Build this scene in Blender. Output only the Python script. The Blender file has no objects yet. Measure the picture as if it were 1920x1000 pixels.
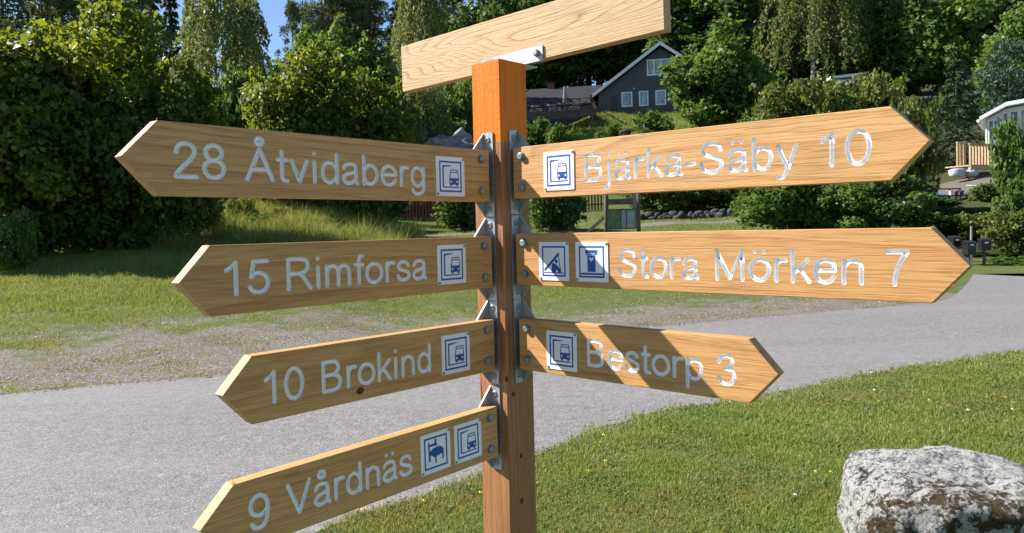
import bpy, bmesh, math, random
import numpy as np
from mathutils import Matrix, Vector, noise as mnoise

scene = bpy.context.scene
COL = scene.collection

# ------------------------------------------------------------------ camera
CAM_Z = 1.6
F_PX, CY = 1413.27, 464.15                       # focal length and principal row, in photo pixels
PITCH, ROLL = 0.02833, -0.02498
FW = np.array([0, math.cos(PITCH), -math.sin(PITCH)])
_up0 = np.array([0, math.sin(PITCH), math.cos(PITCH)])
_rt0 = np.array([1.0, 0, 0])
RT = math.cos(ROLL) * _rt0 + math.sin(ROLL) * _up0
UP = -math.sin(ROLL) * _rt0 + math.cos(ROLL) * _up0
EYE = np.array([0, 0, CAM_Z])
cam_data = bpy.data.cameras.new('camera')
cam_data.sensor_width = 36.0
cam_data.lens = F_PX / 1920 * 36
cam_data.shift_y = -(500 - CY) / 1920
cam_data.clip_start = 0.05
cam_data.clip_end = 3000
cam = bpy.data.objects.new('camera', cam_data)
COL.objects.link(cam)
M = Matrix.Identity(4)
for i in range(3):
    M[i][0], M[i][1], M[i][2], M[i][3] = RT[i], UP[i], -FW[i], EYE[i]
cam.matrix_world = M
scene.camera = cam

# ------------------------------------------------------------------ sky and sun
SUN_DIR = Vector((-2.043, 0.498, 1.73)).normalized()
world = bpy.data.worlds.new('World')
scene.world = world
world.use_nodes = True
wn = world.node_tree.nodes
wl = world.node_tree.links
wn.clear()
sky = wn.new('ShaderNodeTexSky')
sky.sky_type = 'NISHITA'
sky.sun_disc = False
sky.sun_elevation = math.asin(SUN_DIR.z)
sky.sun_rotation = math.atan2(SUN_DIR.x, SUN_DIR.y)
sky.air_density = 0.7
sky.dust_density = 0.0
sky.ozone_density = 1.8
bg = wn.new('ShaderNodeBackground')
bg.inputs['Strength'].default_value = 0.088
wo = wn.new('ShaderNodeOutputWorld')
wl.new(sky.outputs[0], bg.inputs['Color'])
wl.new(bg.outputs[0], wo.inputs['Surface'])
sun_data = bpy.data.lights.new('sun', 'SUN')
sun_data.energy = 5.0
sun_data.angle = math.radians(0.5)
sun_data.color = (1.0, 0.965, 0.91)
sun = bpy.data.objects.new('sun', sun_data)
sun.rotation_euler = SUN_DIR.to_track_quat('Z', 'Y').to_euler()
sun.location = (-20, 5, 30)
COL.objects.link(sun)
scene.view_settings.view_transform = 'Standard'
scene.view_settings.look = 'None'
scene.view_settings.gamma = 1
scene.view_settings.use_curve_mapping = False
scene.view_settings.exposure = 1.12
scene.cycles.max_bounces = 6
scene.cycles.transparent_max_bounces = 8

# ------------------------------------------------------------------ measuring helpers
def ray(px, py):
    return FW + RT * ((px - 960) / F_PX) - UP * ((py - CY) / F_PX)
def at(px, py, depth):
    return EYE + ray(px, py) * depth
def horizon(px):
    a, b = ray(px, 0), ray(px, 1000)
    t = a[2] / (a[2] - b[2])
    return 1000 * t

TU = np.array([-1.2, -0.68, -0.3, -0.1, 0.05, 0.15, 0.25, 0.5, 0.68, 1.2])
TY = np.array([0, 8.5, 14, 20, 24, 28, 40, 50, 76, 110, 160, 260, 700])
TZ = np.array([
    [0, 0, .5, 1.0, 1.2, 1.4, 2.0, 3.0, 6, 9, 14, 20, 24],
    [0, 0, .5, 1.05, 1.2, 1.4, 2.0, 3.0, 6, 9, 14, 20, 24],
    [0, 0, .35, 1.15, 1.75, 2.4, 2.6, 3.2, 6, 10, 16, 23, 27],
    [0, 0, .05, .55, .85, 1.15, 1.75, 2.6, 9, 16, 24, 32, 36],
    [0, 0, 0, .4, .7, 1.0, 1.8, 3.4, 11, 20, 28, 38, 42],
    [0, 0, 0, .25, .55, .9, 1.8, 4.0, 12.4, 21, 30, 42, 46],
    [0, 0, 0, .15, .4, .8, 1.9, 4.2, 12.4, 21, 30, 43, 47],
    [0, 0, 0, 0, 0, .7, 3.0, 5.5, 12, 20, 30, 44, 48],
    [0, 0, 0, 0, 0, 1.0, 4.0, 6.0, 12, 20, 30, 44, 48],
    [0, 0, 0, 0, 0, .6, 4.0, 6.0, 12, 20, 30, 44, 48]])
def terrain(x, y):
    x = np.asarray(x, float); y = np.asarray(y, float)
    x, y = np.broadcast_arrays(x, y)
    u = np.clip(x / np.maximum(y, 6), TU[0], TU[-1])
    yc = np.clip(y, 0, TY[-1])
    ju = np.clip(np.searchsorted(TU, u, side='right') - 1, 0, len(TU) - 2)
    tu = (u - TU[ju]) / (TU[ju + 1] - TU[ju])
    tu = tu * tu * (3 - 2 * tu)
    jy = np.clip(np.searchsorted(TY, yc, side='right') - 1, 0, len(TY) - 2)
    ty = (yc - TY[jy]) / (TY[jy + 1] - TY[jy])
    a = TZ[ju, jy] * (1 - ty) + TZ[ju, jy + 1] * ty
    b = TZ[ju + 1, jy] * (1 - ty) + TZ[ju + 1, jy + 1] * ty
    z = a * (1 - tu) + b * tu
    amp = np.clip((y - 24) / 40, 0, 1)
    z = z + amp * (0.35 * np.sin(x * .35 + 1.3) * np.sin(y * .29) + 0.15 * np.sin(x * 1.1 + y * .7))
    return z
def ground_hit(px, py):
    d = ray(px, py)
    t = 1.0
    for _ in range(4000):
        p = EYE + d * t
        if p[2] <= float(terrain(p[0], p[1])):
            break
        t += 0.02 + t * .002
    return p
def base_at(px, depth):
    p = at(px, horizon(px), depth)
    return np.array([p[0], p[1], float(terrain(p[0], p[1]))])
def top_z(px, py, depth):
    return at(px, py, depth)[2]

# ------------------------------------------------------------------ object helpers
def tag(o, label=None, cat=None, group=None, kind=None):
    if label: o['label'] = label
    if cat: o['category'] = cat
    if group: o['group'] = group
    if kind: o['kind'] = kind
    return o
def link(name, mesh, parent=None, mat=None):
    o = bpy.data.objects.new(name, mesh)
    COL.objects.link(o)
    if parent is not None: o.parent = parent
    if mat is not None:
        for m_ in (mat if isinstance(mat, (list, tuple)) else [mat]):
            mesh.materials.append(m_)
    return o
def empty(name, loc=(0, 0, 0), rz=0.0):
    o = bpy.data.objects.new(name, None)
    o.empty_display_size = .2
    COL.objects.link(o)
    o.location = loc
    o.rotation_euler = (0, 0, rz)
    return o
def np_mesh(name, verts, faces=None, k=None, mats=None, smooth=False):
    """verts (n,3); faces an int array (m,k)"""
    me = bpy.data.meshes.new(name)
    verts = np.ascontiguousarray(verts, np.float32)
    faces = np.ascontiguousarray(faces, np.int32)
    m_, k = faces.shape
    me.vertices.add(len(verts)); me.vertices.foreach_set('co', verts.ravel())
    me.loops.add(m_ * k); me.loops.foreach_set('vertex_index', faces.ravel())
    me.polygons.add(m_)
    me.polygons.foreach_set('loop_start', np.arange(0, m_ * k, k, dtype=np.int32))
    me.polygons.foreach_set('loop_total', np.full(m_, k, np.int32))
    if smooth: me.polygons.foreach_set('use_smooth', np.ones(m_, bool))
    if mats is not None: me.polygons.foreach_set('material_index', np.ascontiguousarray(mats, np.int32))
    me.update(calc_edges=True)
    return me
class MB:
    """collects boxes, prisms and tubes; build() links them as one mesh object"""
    def __init__(s): s.v = []; s.f = []; s.m = []
    def add(s, vs, fs, m=0):
        o = len(s.v); s.v += [tuple(v) for v in vs]; s.f += [tuple(i + o for i in f) for f in fs]; s.m += [m] * len(fs)
        return s
    def box(s, a, b, m=0):
        (x0, y0, z0), (x1, y1, z1) = a, b
        vs = [(x0, y0, z0), (x1, y0, z0), (x1, y1, z0), (x0, y1, z0), (x0, y0, z1), (x1, y0, z1), (x1, y1, z1), (x0, y1, z1)]
        return s.add(vs, [(3, 2, 1, 0), (4, 5, 6, 7), (0, 1, 5, 4), (1, 2, 6, 5), (2, 3, 7, 6), (3, 0, 4, 7)], m)
    def prism(s, poly, z0, z1, m=0):
        n = len(poly)
        vs = [(x, y, z0) for x, y in poly] + [(x, y, z1) for x, y in poly]
        fs = [tuple(reversed(range(n))), tuple(range(n, 2 * n))] + [(i, (i + 1) % n, n + (i + 1) % n, n + i) for i in range(n)]
        return s.add(vs, fs, m)
    def bar(s, p, q, w, h, m=0):
        p, q = Vector(p), Vector(q); d = (q - p).normalized()
        a = d.cross(Vector((0, 0, 1)))
        if a.length < 1e-3: a = Vector((1, 0, 0))
        a.normalize(); b = a.cross(d)
        vs = []
        for c in (p, q):
            vs += [c - a * w / 2 - b * h / 2, c + a * w / 2 - b * h / 2, c + a * w / 2 + b * h / 2, c - a * w / 2 + b * h / 2]
        return s.add(vs, [(0, 1, 2, 3), (7, 6, 5, 4), (0, 4, 5, 1), (1, 5, 6, 2), (2, 6, 7, 3), (3, 7, 4, 0)], m)
    def tube(s, pts, rad, n=8, m=0, cap=True):
        vs = []; fs = []
        pts = [Vector(p) for p in pts]
        for i, p in enumerate(pts):
            d = (pts[min(i + 1, len(pts) - 1)] - pts[max(i - 1, 0)]).normalized()
            a = d.cross(Vector((0.31, 0.95, 0.05)))
            if a.length < 1e-3: a = d.cross(Vector((1, 0, 0)))
            a.normalize(); b = d.cross(a)
            for j in range(n):
                t = 2 * math.pi * j / n
                vs.append(p + (a * math.cos(t) + b * math.sin(t)) * rad[i])
        for i in range(len(pts) - 1):
            for j in range(n):
                fs.append((i * n + j, i * n + (j + 1) % n, (i + 1) * n + (j + 1) % n, (i + 1) * n + j))
        if cap:
            fs.append(tuple(reversed(range(n)))); fs.append(tuple(range((len(pts) - 1) * n, len(pts) * n)))
        return s.add(vs, fs, m)
    def mesh(s, name, smooth=False):
        me = bpy.data.meshes.new(name)
        me.from_pydata(s.v, [], s.f)
        me.polygons.foreach_set('material_index', s.m)
        if smooth: me.polygons.foreach_set('use_smooth', [True] * len(s.f))
        bm = bmesh.new(); bm.from_mesh(me)
        bmesh.ops.recalc_face_normals(bm, faces=bm.faces)
        bm.to_mesh(me); bm.free()
        me.update()
        return me
    def build(s, name, mat, parent=None, smooth=False):
        return link(name, s.mesh(name, smooth), parent, mat)
def bevel_obj(o, w, seg=1):
    bm = bmesh.new(); bm.from_mesh(o.data)
    bmesh.ops.bevel(bm, geom=list(bm.edges), offset=w, segments=seg, affect='EDGES', clamp_overlap=True)
    bm.to_mesh(o.data); bm.free()

# ------------------------------------------------------------------ materials
class NT:
    def __init__(s, name):
        s.mat = bpy.data.materials.new(name); s.mat.use_nodes = True
        s.t = s.mat.node_tree; s.t.nodes.clear()
        s.out = s.n('ShaderNodeOutputMaterial')
    def n(s, kind, **kw):
        nd = s.t.nodes.new(kind)
        for k, v in kw.items(): setattr(nd, k, v)
        return nd
    def put(s, sock, v):
        if v is None: return
        if hasattr(v, 'bl_idname') and hasattr(v, 'outputs'): v = v.outputs[0]
        if isinstance(v, bpy.types.NodeSocket): s.t.links.new(v, sock)
        else:
            if sock.type == 'RGBA' and len(v) == 3: v = (*v, 1)
            sock.default_value = v
    def coord(s, kind='Object', scale=(1, 1, 1), loc=(0, 0, 0), rnd=0.0):
        c = s.n('ShaderNodeTexCoord'); mp = s.n('ShaderNodeMapping')
        s.t.links.new(c.outputs[kind], mp.inputs['Vector'])
        mp.inputs['Scale'].default_value = scale; mp.inputs['Location'].default_value = loc
        if rnd:
            oi = s.n('ShaderNodeObjectInfo'); mu = s.n('ShaderNodeMath', operation='MULTIPLY'); mu.inputs[1].default_value = rnd
            s.t.links.new(oi.outputs['Random'], mu.inputs[0])
            ad = s.n('ShaderNodeVectorMath', operation='ADD')
            s.t.links.new(mp.outputs[0], ad.inputs[0]); s.t.links.new(mu.outputs[0], ad.inputs[1])
            return ad.outputs[0]
        return mp.outputs[0]
    def noise(s, vec, scale=5, detail=4, rough=.55, dist=0):
        nd = s.n('ShaderNodeTexNoise')
        s.put(nd.inputs['Vector'], vec); nd.inputs['Scale'].default_value = scale
        nd.inputs['Detail'].default_value = detail; nd.inputs['Roughness'].default_value = rough; nd.inputs['Distortion'].default_value = dist
        return nd.outputs['Fac']
    def voro(s, vec, scale=5, feature='F1', out='Distance', rnd=1.0):
        nd = s.n('ShaderNodeTexVoronoi', feature=feature)
        s.put(nd.inputs['Vector'], vec); nd.inputs['Scale'].default_value = scale; nd.inputs['Randomness'].default_value = rnd
        return nd.outputs[out]
    def ramp(s, fac, stops, interp='LINEAR'):
        nd = s.n('ShaderNodeValToRGB'); nd.color_ramp.interpolation = interp
        els = nd.color_ramp.elements
        while len(els) < len(stops): els.new(.5)
        for e, (p, c) in zip(els, stops):
            e.position = p
            e.color = (c, c, c, 1) if not hasattr(c, '__len__') else (*c, 1)
        s.put(nd.inputs[0], fac)
        return nd.outputs[0]
    def mix(s, fac, a, b, mode='MIX'):
        nd = s.n('ShaderNodeMix', data_type='RGBA', blend_type=mode)
        s.put(nd.inputs[0], fac); s.put(nd.inputs[6], a); s.put(nd.inputs[7], b)
        return nd.outputs[2]
    def math(s, op, a, b=None, clamp=False):
        nd = s.n('ShaderNodeMath', operation=op); nd.use_clamp = clamp
        s.put(nd.inputs[0], a)
        if b is not None: s.put(nd.inputs[1], b)
        return nd.outputs[0]
    def bump(s, h, strength=.3, dist=.01, normal=None):
        nd = s.n('ShaderNodeBump'); nd.inputs['Strength'].default_value = strength; nd.inputs['Distance'].default_value = dist
        s.put(nd.inputs['Height'], h)
        if normal is not None: s.put(nd.inputs['Normal'], normal)
        return nd.outputs[0]
    def pbr(s, color, rough=.6, metal=0.0, normal=None, spec=.5):
        b = s.n('ShaderNodeBsdfPrincipled')
        s.put(b.inputs['Base Color'], color); s.put(b.inputs['Roughness'], rough); s.put(b.inputs['Metallic'], metal)
        b.inputs['Specular IOR Level'].default_value = spec
        if normal is not None: s.put(b.inputs['Normal'], normal)
        s.t.links.new(b.outputs[0], s.out.inputs['Surface'])
        return s.mat

def simple(name, color, rough=.6, metal=0.0, var=.15, scale=8, bump=.1, spec=.4):
    t = NT(name); v = t.coord('Object')
    n = t.noise(v, scale, 5)
    lo = tuple(c * (1 - var) for c in color); hi = tuple(min(1, c * (1 + var)) for c in color)
    col = t.ramp(n, [(.3, lo), (.7, hi)])
    n2 = t.noise(v, scale * 12, 3)
    return t.pbr(col, rough, metal, t.bump(n2, bump, .01), spec)

def wood_mat(name, dark, mid, light, knots=0.0, fig=1.0, axis=0, bump=.35, rough=.55, pores=.6, bands=26, ringmix=.45, warp_amp=.42, crack=False, thin=False):
    t = NT(name)
    st = [1, 1, 1]
    st[axis] = .13
    v = t.coord('Object', tuple(st), rnd=7.0)
    warp = t.noise(v, 3.2 * fig, 2, .5)
    sep = t.n('ShaderNodeSeparateXYZ'); t.put(sep.inputs[0], v)
    across = sep.outputs[1 if axis == 0 else 0]
    dep = sep.outputs[2 if axis == 0 else 1]
    a = t.math('ADD', t.math('MULTIPLY', across, 1.0), t.math('MULTIPLY', dep, .8))
    a = t.math('ADD', a, t.math('MULTIPLY', warp, warp_amp))
    fine = t.noise(v, 20, 3, .6)
    a = t.math('ADD', a, t.math('MULTIPLY', fine, .018))
    ring = t.math('FRACT', t.math('MULTIPLY', a, float(bands)))
    ringc = t.ramp(ring, [(0, .95), (.62, .85), (.80, .55), (.90, 0.0), (1, .9)] if thin else [(0, .95), (.55, .75), (.80, .40), (.94, 0.0), (1, .9)])
    st2 = [900, 900, 900]; st2[axis] = 22
    v2 = t.coord('Object', tuple(st2), rnd=3.0)
    fib = t.noise(v2, 1, 2, .6)
    st3 = [260, 260, 260]; st3[axis] = 10
    v3 = t.coord('Object', tuple(st3), rnd=5.0)
    por = t.ramp(t.noise(v3, 1, 3, .65), [(.36, 0.0), (.52, 1.0)])
    big = t.noise(t.coord('Object', (1.5, 5, 5) if axis == 0 else (5, 5, 1.5), rnd=4.0), 1.6, 4)
    c = t.mix(ringc, dark, light)
    c = t.mix(ringmix, c, mid)
    c = t.mix(t.math('MULTIPLY', t.ramp(big, [(.35, 0.0), (.7, 1.0)]), .45), c, mid)
    c = t.mix(t.math('MULTIPLY', t.math('SUBTRACT', 1.0, por), pores), c, tuple(x * .55 for x in dark))
    c = t.mix(t.math('MULTIPLY', fib, .25), c, tuple(x * .7 for x in dark))
    oi = t.n('ShaderNodeObjectInfo')
    c = t.mix(t.math('MULTIPLY', oi.outputs['Random'], .30), c, tuple(x * y for x, y in zip(dark, (1.0, .92, .8))))
    dirt = t.ramp(t.noise(t.coord('Object', (2.5, 9, 9) if axis == 0 else (9, 9, 2.5), rnd=11.0), 1.3, 7, .7), [(.52, 0.0), (.74, .38)])
    c = t.mix(dirt, c, tuple(x * .42 for x in dark))
    if crack:
        ck = t.ramp(t.noise(t.coord('Object', (55, 55, 1.6), rnd=2.0), 1, 3, .5), [(.295, 1.0), (.315, 0.0)])
        c = t.mix(t.math('MULTIPLY', ck, .8), c, (.03, .014, .007))
    h = t.math('ADD', t.math('MULTIPLY', por, .7), t.math('MULTIPLY', fib, .5))
    h = t.math('ADD', h, t.math('MULTIPLY', ringc, .35))
    return t.pbr(c, rough, 0, t.bump(h, bump, .0016), .35)

MAT = {}
MAT['oak'] = wood_mat('oiled_oak', (.43, .180, .054), (.625, .336, .117), (.735, .465, .200), bands=30, pores=.42)
MAT['oak_fig'] = wood_mat('figured_oak', (.27, .125, .038), (.62, .40, .175), (.72, .51, .255), fig=1.5, bands=42, pores=.15, ringmix=.10, warp_amp=.8, thin=True)
MAT['pine_post'] = wood_mat('treated_pine', (.22, .082, .030), (.40, .175, .070), (.52, .27, .125), axis=2, bands=38, pores=.35, bump=.4, crack=True)

def mk_orange():
    t = NT('orange_paint'); v = t.coord('Object')
    n = t.noise(v, 90, 4, .6); n2 = t.noise(t.coord('Object', (60, 60, 5)), 1, 4)
    sc = t.ramp(t.noise(t.coord('Object', (30, 30, 12)), 1, 6, .75), [(.70, 0.0), (.74, 1.0)])
    c = t.ramp(n2, [(.3, (.63, .145, .002)), (.7, (.75, .20, .004))])
    c = t.mix(t.math('MULTIPLY', sc, .5), c, (.35, .12, .03))
    h = t.math('ADD', n, t.math('MULTIPLY', n2, .8))
    return t.pbr(c, .5, 0, t.bump(h, .55, .003), .2)
MAT['orange'] = mk_orange()
def mk_galv(name, base=.5):
    t = NT(name); v = t.coord('Object', rnd=3.0)
    sp = t.voro(v, 160, out='Color')
    n = t.noise(v, 14, 5, .6)
    bw = t.n('ShaderNodeRGBToBW'); t.put(bw.inputs[0], sp)
    f = t.math('ADD', t.math('MULTIPLY', bw, .35), t.math('MULTIPLY', n, .65))
    c = t.ramp(f, [(.3, (base * .72, base * .74, base * .78)), (.7, (base * 1.2, base * 1.21, base * 1.22))])
    r = t.ramp(n, [(.3, .38), (.7, .6)])
    return t.pbr(c, r, .65, t.bump(f, .12, .002), .5)
MAT['galv'] = mk_galv('galvanised_steel', .40)
MAT['bolt'] = mk_galv('bolt_steel', .30)
MAT['paint_white'] = simple('groove_paint', (.87, .84, .84), .65, var=.05, scale=60, bump=.25)
MAT['plate_white'] = simple('plate_white', (.86, .83, .84), .35, var=.03, scale=20, bump=.0)
MAT['plate_blue'] = simple('plate_blue', (.010, .085, .36), .4, var=.05, scale=20, bump=.0)

def mk_asphalt():
    t = NT('asphalt'); v = t.coord('Object')
    vo = t.voro(v, 110, out='Color'); bw = t.n('ShaderNodeRGBToBW'); t.put(bw.inputs[0], vo)
    d = t.voro(v, 110)
    big = t.noise(v, .55, 5, .6); mid = t.noise(v, 9, 5, .65)
    f = t.math('ADD', t.math('MULTIPLY', bw, .62), t.math('MULTIPLY', mid, .38))
    c = t.ramp(f, [(.20, (.058, .053, .050)), (.42, (.172, .159, .151)), (.62, (.224, .207, .197)), (.88, (.46, .435, .41))])
    c = t.mix(t.math('MULTIPLY', t.ramp(big, [(.35, 0.0), (.65, 1.0)]), .28), c, (.15, .142, .138))
    trk = t.noise(t.coord('Object', (.12, .9, 1)), 1.0, 3, .5)
    c = t.mix(t.math('MULTIPLY', t.ramp(trk, [(.45, 0.0), (.62, 1.0)]), .22), c, (.25, .24, .235))
    dk_ = t.ramp(t.noise(v, 2.6, 8, .75), [(.60, 0.0), (.72, .35)])
    c = t.mix(dk_, c, (.10, .094, .09))
    spk = t.ramp(t.noise(v, 38, 2), [(.74, 0.0), (.77, 1.0)])
    c = t.mix(t.math('MULTIPLY', spk, .6), c, (.45, .44, .43))
    cr = t.ramp(t.voro(t.coord('Object', (.35, .6, .5)), 1.0, feature='DISTANCE_TO_EDGE'), [(.0, 1.0), (.006, 0.0)])
    h = t.math('SUBTRACT', t.math('MULTIPLY', bw, .6), d)
    return t.pbr(c, .82, 0, t.bump(h, .5, .004), .3)
MAT['asphalt'] = mk_asphalt()

def mk_ground():
    t = NT('ground_soil_and_turf'); v = t.coord('Object')
    at_ = t.n('ShaderNodeAttribute', attribute_name='gravel'); g = at_.outputs['Fac']
    at2 = t.n('ShaderNodeAttribute', attribute_name='wood'); wd = at2.outputs['Fac']
    n1 = t.noise(v, 2.2, 6, .65); n2 = t.noise(v, 30, 5, .7); n3 = t.noise(v, .25, 4)
    turf = t.ramp(n2, [(.3, (.045, .065, .016)), (.55, (.085, .115, .028)), (.8, (.15, .16, .055))])
    turf = t.mix(t.ramp(n1, [(.45, 0.0), (.75, .7)]), turf, (.165, .15, .065))
    stone = t.voro(v, 55, out='Color'); bw = t.n('ShaderNodeRGBToBW'); t.put(bw.inputs[0], stone)
    grv = t.ramp(bw, [(.15, (.085, .070, .058)), (.5, (.175, .150, .130)), (.85, (.30, .27, .245))])
    grv = t.mix(t.ramp(n1, [(.4, 0.0), (.7, .6)]), grv, (.16, .125, .09))
    mask = t.math('ADD', g, t.math('MULTIPLY', t.math('SUBTRACT', t.noise(v, 1.6, 6, .7), .5), 1.6))
    mask = t.ramp(mask, [(.4, 0.0), (.62, 1.0)])
    c = t.mix(mask, turf, grv)
    leaf = t.ramp(n2, [(.3, (.030, .022, .012)), (.7, (.075, .058, .03))])
    leaf = t.mix(t.ramp(n3, [(.4, 0.0), (.6, 1.0)]), leaf, (.05, .06, .02))
    c = t.mix(wd, c, leaf)
    h = t.math('ADD', n2, t.math('MULTIPLY', bw, .5))
    return t.pbr(c, .95, 0, t.bump(h, .7, .02), .15)
MAT['ground'] = mk_ground()

def leaf_mat(name, c0, c1, c2, trans=.42, rough=.42, tcol=None, spec=.45):
    t = NT(name)
    ge = t.n('ShaderNodeNewGeometry')
    oi = t.n('ShaderNodeObjectInfo')
    n = t.noise(t.coord('Object'), .55, 3)
    f = t.math('ADD', t.math('MULTIPLY', ge.outputs['Random Per Island'], .62), t.math('MULTIPLY', n, .5))
    f = t.math('ADD', f, t.math('MULTIPLY', t.math('SUBTRACT', oi.outputs['Random'], .5), .22))
    c = t.ramp(f, [(.22, c0), (.55, c1), (.92, c2)])
    b = t.n('ShaderNodeBsdfPrincipled')
    t.put(b.inputs['Base Color'], c); b.inputs['Roughness'].default_value = rough; b.inputs['Specular IOR Level'].default_value = spec
    tr = t.n('ShaderNodeBsdfTranslucent')
    tc = t.mix(.55, c, tcol or (c2[0] * 1.9, c2[1] * 1.7, c2[2] * .8))
    t.put(tr.inputs['Color'], tc)
    mx = t.n('ShaderNodeMixShader'); mx.inputs[0].default_value = trans
    t.t.links.new(b.outputs[0], mx.inputs[1]); t.t.links.new(tr.outputs[0], mx.inputs[2])
    t.t.links.new(mx.outputs[0], t.out.inputs['Surface'])
    return t.mat
MAT['maple'] = leaf_mat('maple_leaves', (.022, .056, .009), (.062, .125, .016), (.19, .225, .022), .48, .5, spec=.35)
MAT['broad'] = leaf_mat('broad_leaves', (.036, .084, .018), (.080, .155, .030), (.150, .220, .046), .42, .5, spec=.3)
MAT['oakleaf'] = leaf_mat('oak_leaves', (.034, .074, .020), (.068, .128, .032), (.130, .190, .046), .40, .5, spec=.3)
MAT['birch'] = leaf_mat('birch_leaves', (0.060, 0.094, 0.028), (0.120, 0.162, 0.050), (0.204, 0.240, 0.076), .38, .55, spec=.3)
MAT['spruce'] = leaf_mat('spruce_needles', (0.018, 0.043, 0.018), (0.035, 0.073, 0.029), (0.069, 0.112, 0.041), .14, .65, spec=.2)
MAT['pine'] = leaf_mat('pine_needles', (0.041, 0.068, 0.032), (0.073, 0.111, 0.049), (0.128, 0.162, 0.061), .18, .65, spec=.2)
MAT['bluepine'] = leaf_mat('blue_green_needles', (.020, .045, .030), (.038, .075, .048), (.06, .105, .06), .14, .6)
MAT['shrub'] = leaf_mat('shrub_leaves', (0.034, 0.069, 0.012), (0.090, 0.129, 0.023), (0.184, 0.207, 0.037), .34, .5, spec=.35)
MAT['grass'] = leaf_mat('grass_blades', (.092, .158, .031), (.168, .245, .050), (.30, .335, .108), .36, .55, spec=.25)
MAT['grass_bright'] = leaf_mat('bright_grass_blades', (.070, .12, .020), (.125, .185, .032), (.21, .235, .065), .42, .55, spec=.25)
MAT['grass_dry'] = leaf_mat('dry_grass_blades', (0.098, 0.127, 0.027), (0.184, 0.190, 0.054), (0.345, 0.299, 0.119), .35, .6, spec=.25)
MAT['clover'] = leaf_mat('clover_leaves', (.055, .105, .024), (.10, .165, .038), (.17, .22, .055), .3, .5, spec=.25)
def bark(name, c0, c1, zs=4):
    t = NT(name); v = t.coord('Object', (14, 14, zs))
    n = t.noise(v, 1, 5, .65)
    return t.pbr(t.ramp(n, [(.3, c0), (.7, c1)]), .9, 0, t.bump(n, .8, .04), .2)
MAT['bark'] = bark('grey_brown_bark', (.035, .027, .02), (.12, .095, .07))
MAT['bark_pine'] = bark('orange_pine_bark', (.10, .045, .022), (.30, .14, .07))
MAT['bark_birch'] = bark('white_birch_bark', (.10, .10, .095), (.62, .60, .57), 10)

# ------------------------------------------------------------------ ground and road
near_px = [(300, 1130), (600, 1000), (700, 962), (800, 930), (905, 895), (1010, 852), (1100, 812), (1240, 773), (1440, 742), (1600, 706), (1760, 682), (1920, 657), (2300, 610)]
far_px = [(-500, 800), (0, 742), (200, 722), (420, 705), (700, 680), (900, 657), (1005, 643), (1200, 617), (1400, 598), (1600, 581), (1745, 568), (1785, 560)]
def flat_hit(p):
    d = ray(*p); t = -CAM_Z / d[2]; q = EYE + d * t
    return (q[0], q[1])
near_w = [(-30, -11.5), (-8, -1.5)] + [flat_hit(p) for p in near_px] + [(40, 15.5)]
far_w = [(-40, 4.2)] + [flat_hit(p) for p in far_px]
fork_w = [flat_hit(p) for p in [(1800, 545), (1815, 530), (1826, 514.5), (1920, 519)]] + [(40, 24)]
nxs, nys = np.array(near_w).T
fxs, fys = np.array(far_w).T
def near_edge_y(x): return np.interp(x, nxs, nys)
def far_edge_y(x): return np.interp(x, fxs, fys)
rng = np.random.default_rng(7)
def densify(pts, step=.06, amp=.035, seed=0):
    out = []
    for (a, b) in zip(pts[:-1], pts[1:]):
        n = max(1, int(min(400, math.hypot(b[0] - a[0], b[1] - a[1]) / step)))
        for i in range(n):
            t = i / n
            x, y = a[0] + (b[0] - a[0]) * t, a[1] + (b[1] - a[1]) * t
            w = mnoise.noise(Vector((x * 2.1, y * 2.1, seed))) * 1.4 + mnoise.noise(Vector((x * 9, y * 9, seed + 5)))
            out.append((x, y + w * amp))
    out.append(pts[-1])
    return out
poly = densify(near_w, seed=1) + list(reversed(densify(far_w + fork_w, seed=3)))
bm = bmesh.new()
vs = [bm.verts.new((x, y, .006)) for x, y in poly]
bm.faces.new(vs)
bmesh.ops.triangulate(bm, faces=bm.faces)
bmesh.ops.recalc_face_normals(bm, faces=bm.faces)
me = bpy.data.meshes.new('road'); bm.to_mesh(me); bm.free()
road = link('road', me, None, MAT['asphalt'])
if road.data.polygons[0].normal.z < 0: road.data.flip_normals()
tag(road, 'light grey worn asphalt lane curving past the signpost', 'road', kind='structure')

def axis(segs):
    out = []
    for a, b, st in segs:
        out += list(np.arange(a, b, st))
    out.append(segs[-1][1])
    return np.array(out)
gx = axis([(-600, -150, 30), (-150, -50, 5), (-50, -12, .9), (-12, 14, .16), (14, 50, .9), (50, 150, 5), (150, 600, 30)])
gy = axis([(-200, -20, 20), (-20, 2.4, 1.6), (2.4, 16, .16), (16, 44, .45), (44, 130, 2), (130, 300, 10), (300, 900, 60)])
X, Y = np.meshgrid(gx, gy)
Z = terrain(X, Y)
nearf = np.exp(-((Y - 6) / 9) ** 2)
lawn_side = np.clip((near_edge_y(X) - Y) * 8, 0, 1) * (Y > 2)
verge_side = np.clip((Y - far_edge_y(X)) * 6, 0, 1) * (X < 8)
bumpy = .02 * np.sin(X * 2.3 + Y) * np.sin(Y * 2.9) + .012 * np.sin(X * 5.1) * np.sin(Y * 4.3 + 1)
Z = Z + (bumpy * .5 + .012) * lawn_side + (bumpy * .5 + .012) * verge_side
ny_, nx_ = X.shape
idx = np.arange(nx_ * ny_).reshape(ny_, nx_)
faces = np.stack([idx[:-1, :-1], idx[:-1, 1:], idx[1:, 1:], idx[1:, :-1]], -1).reshape(-1, 4)
me = np_mesh('ground', np.stack([X, Y, Z], -1).reshape(-1, 3), faces, smooth=True)
dfar = Y - far_edge_y(X)
U_ = X / np.maximum(Y, 6)
lim = np.where(U_ < -.05, 5.6, 3.6)
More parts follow.
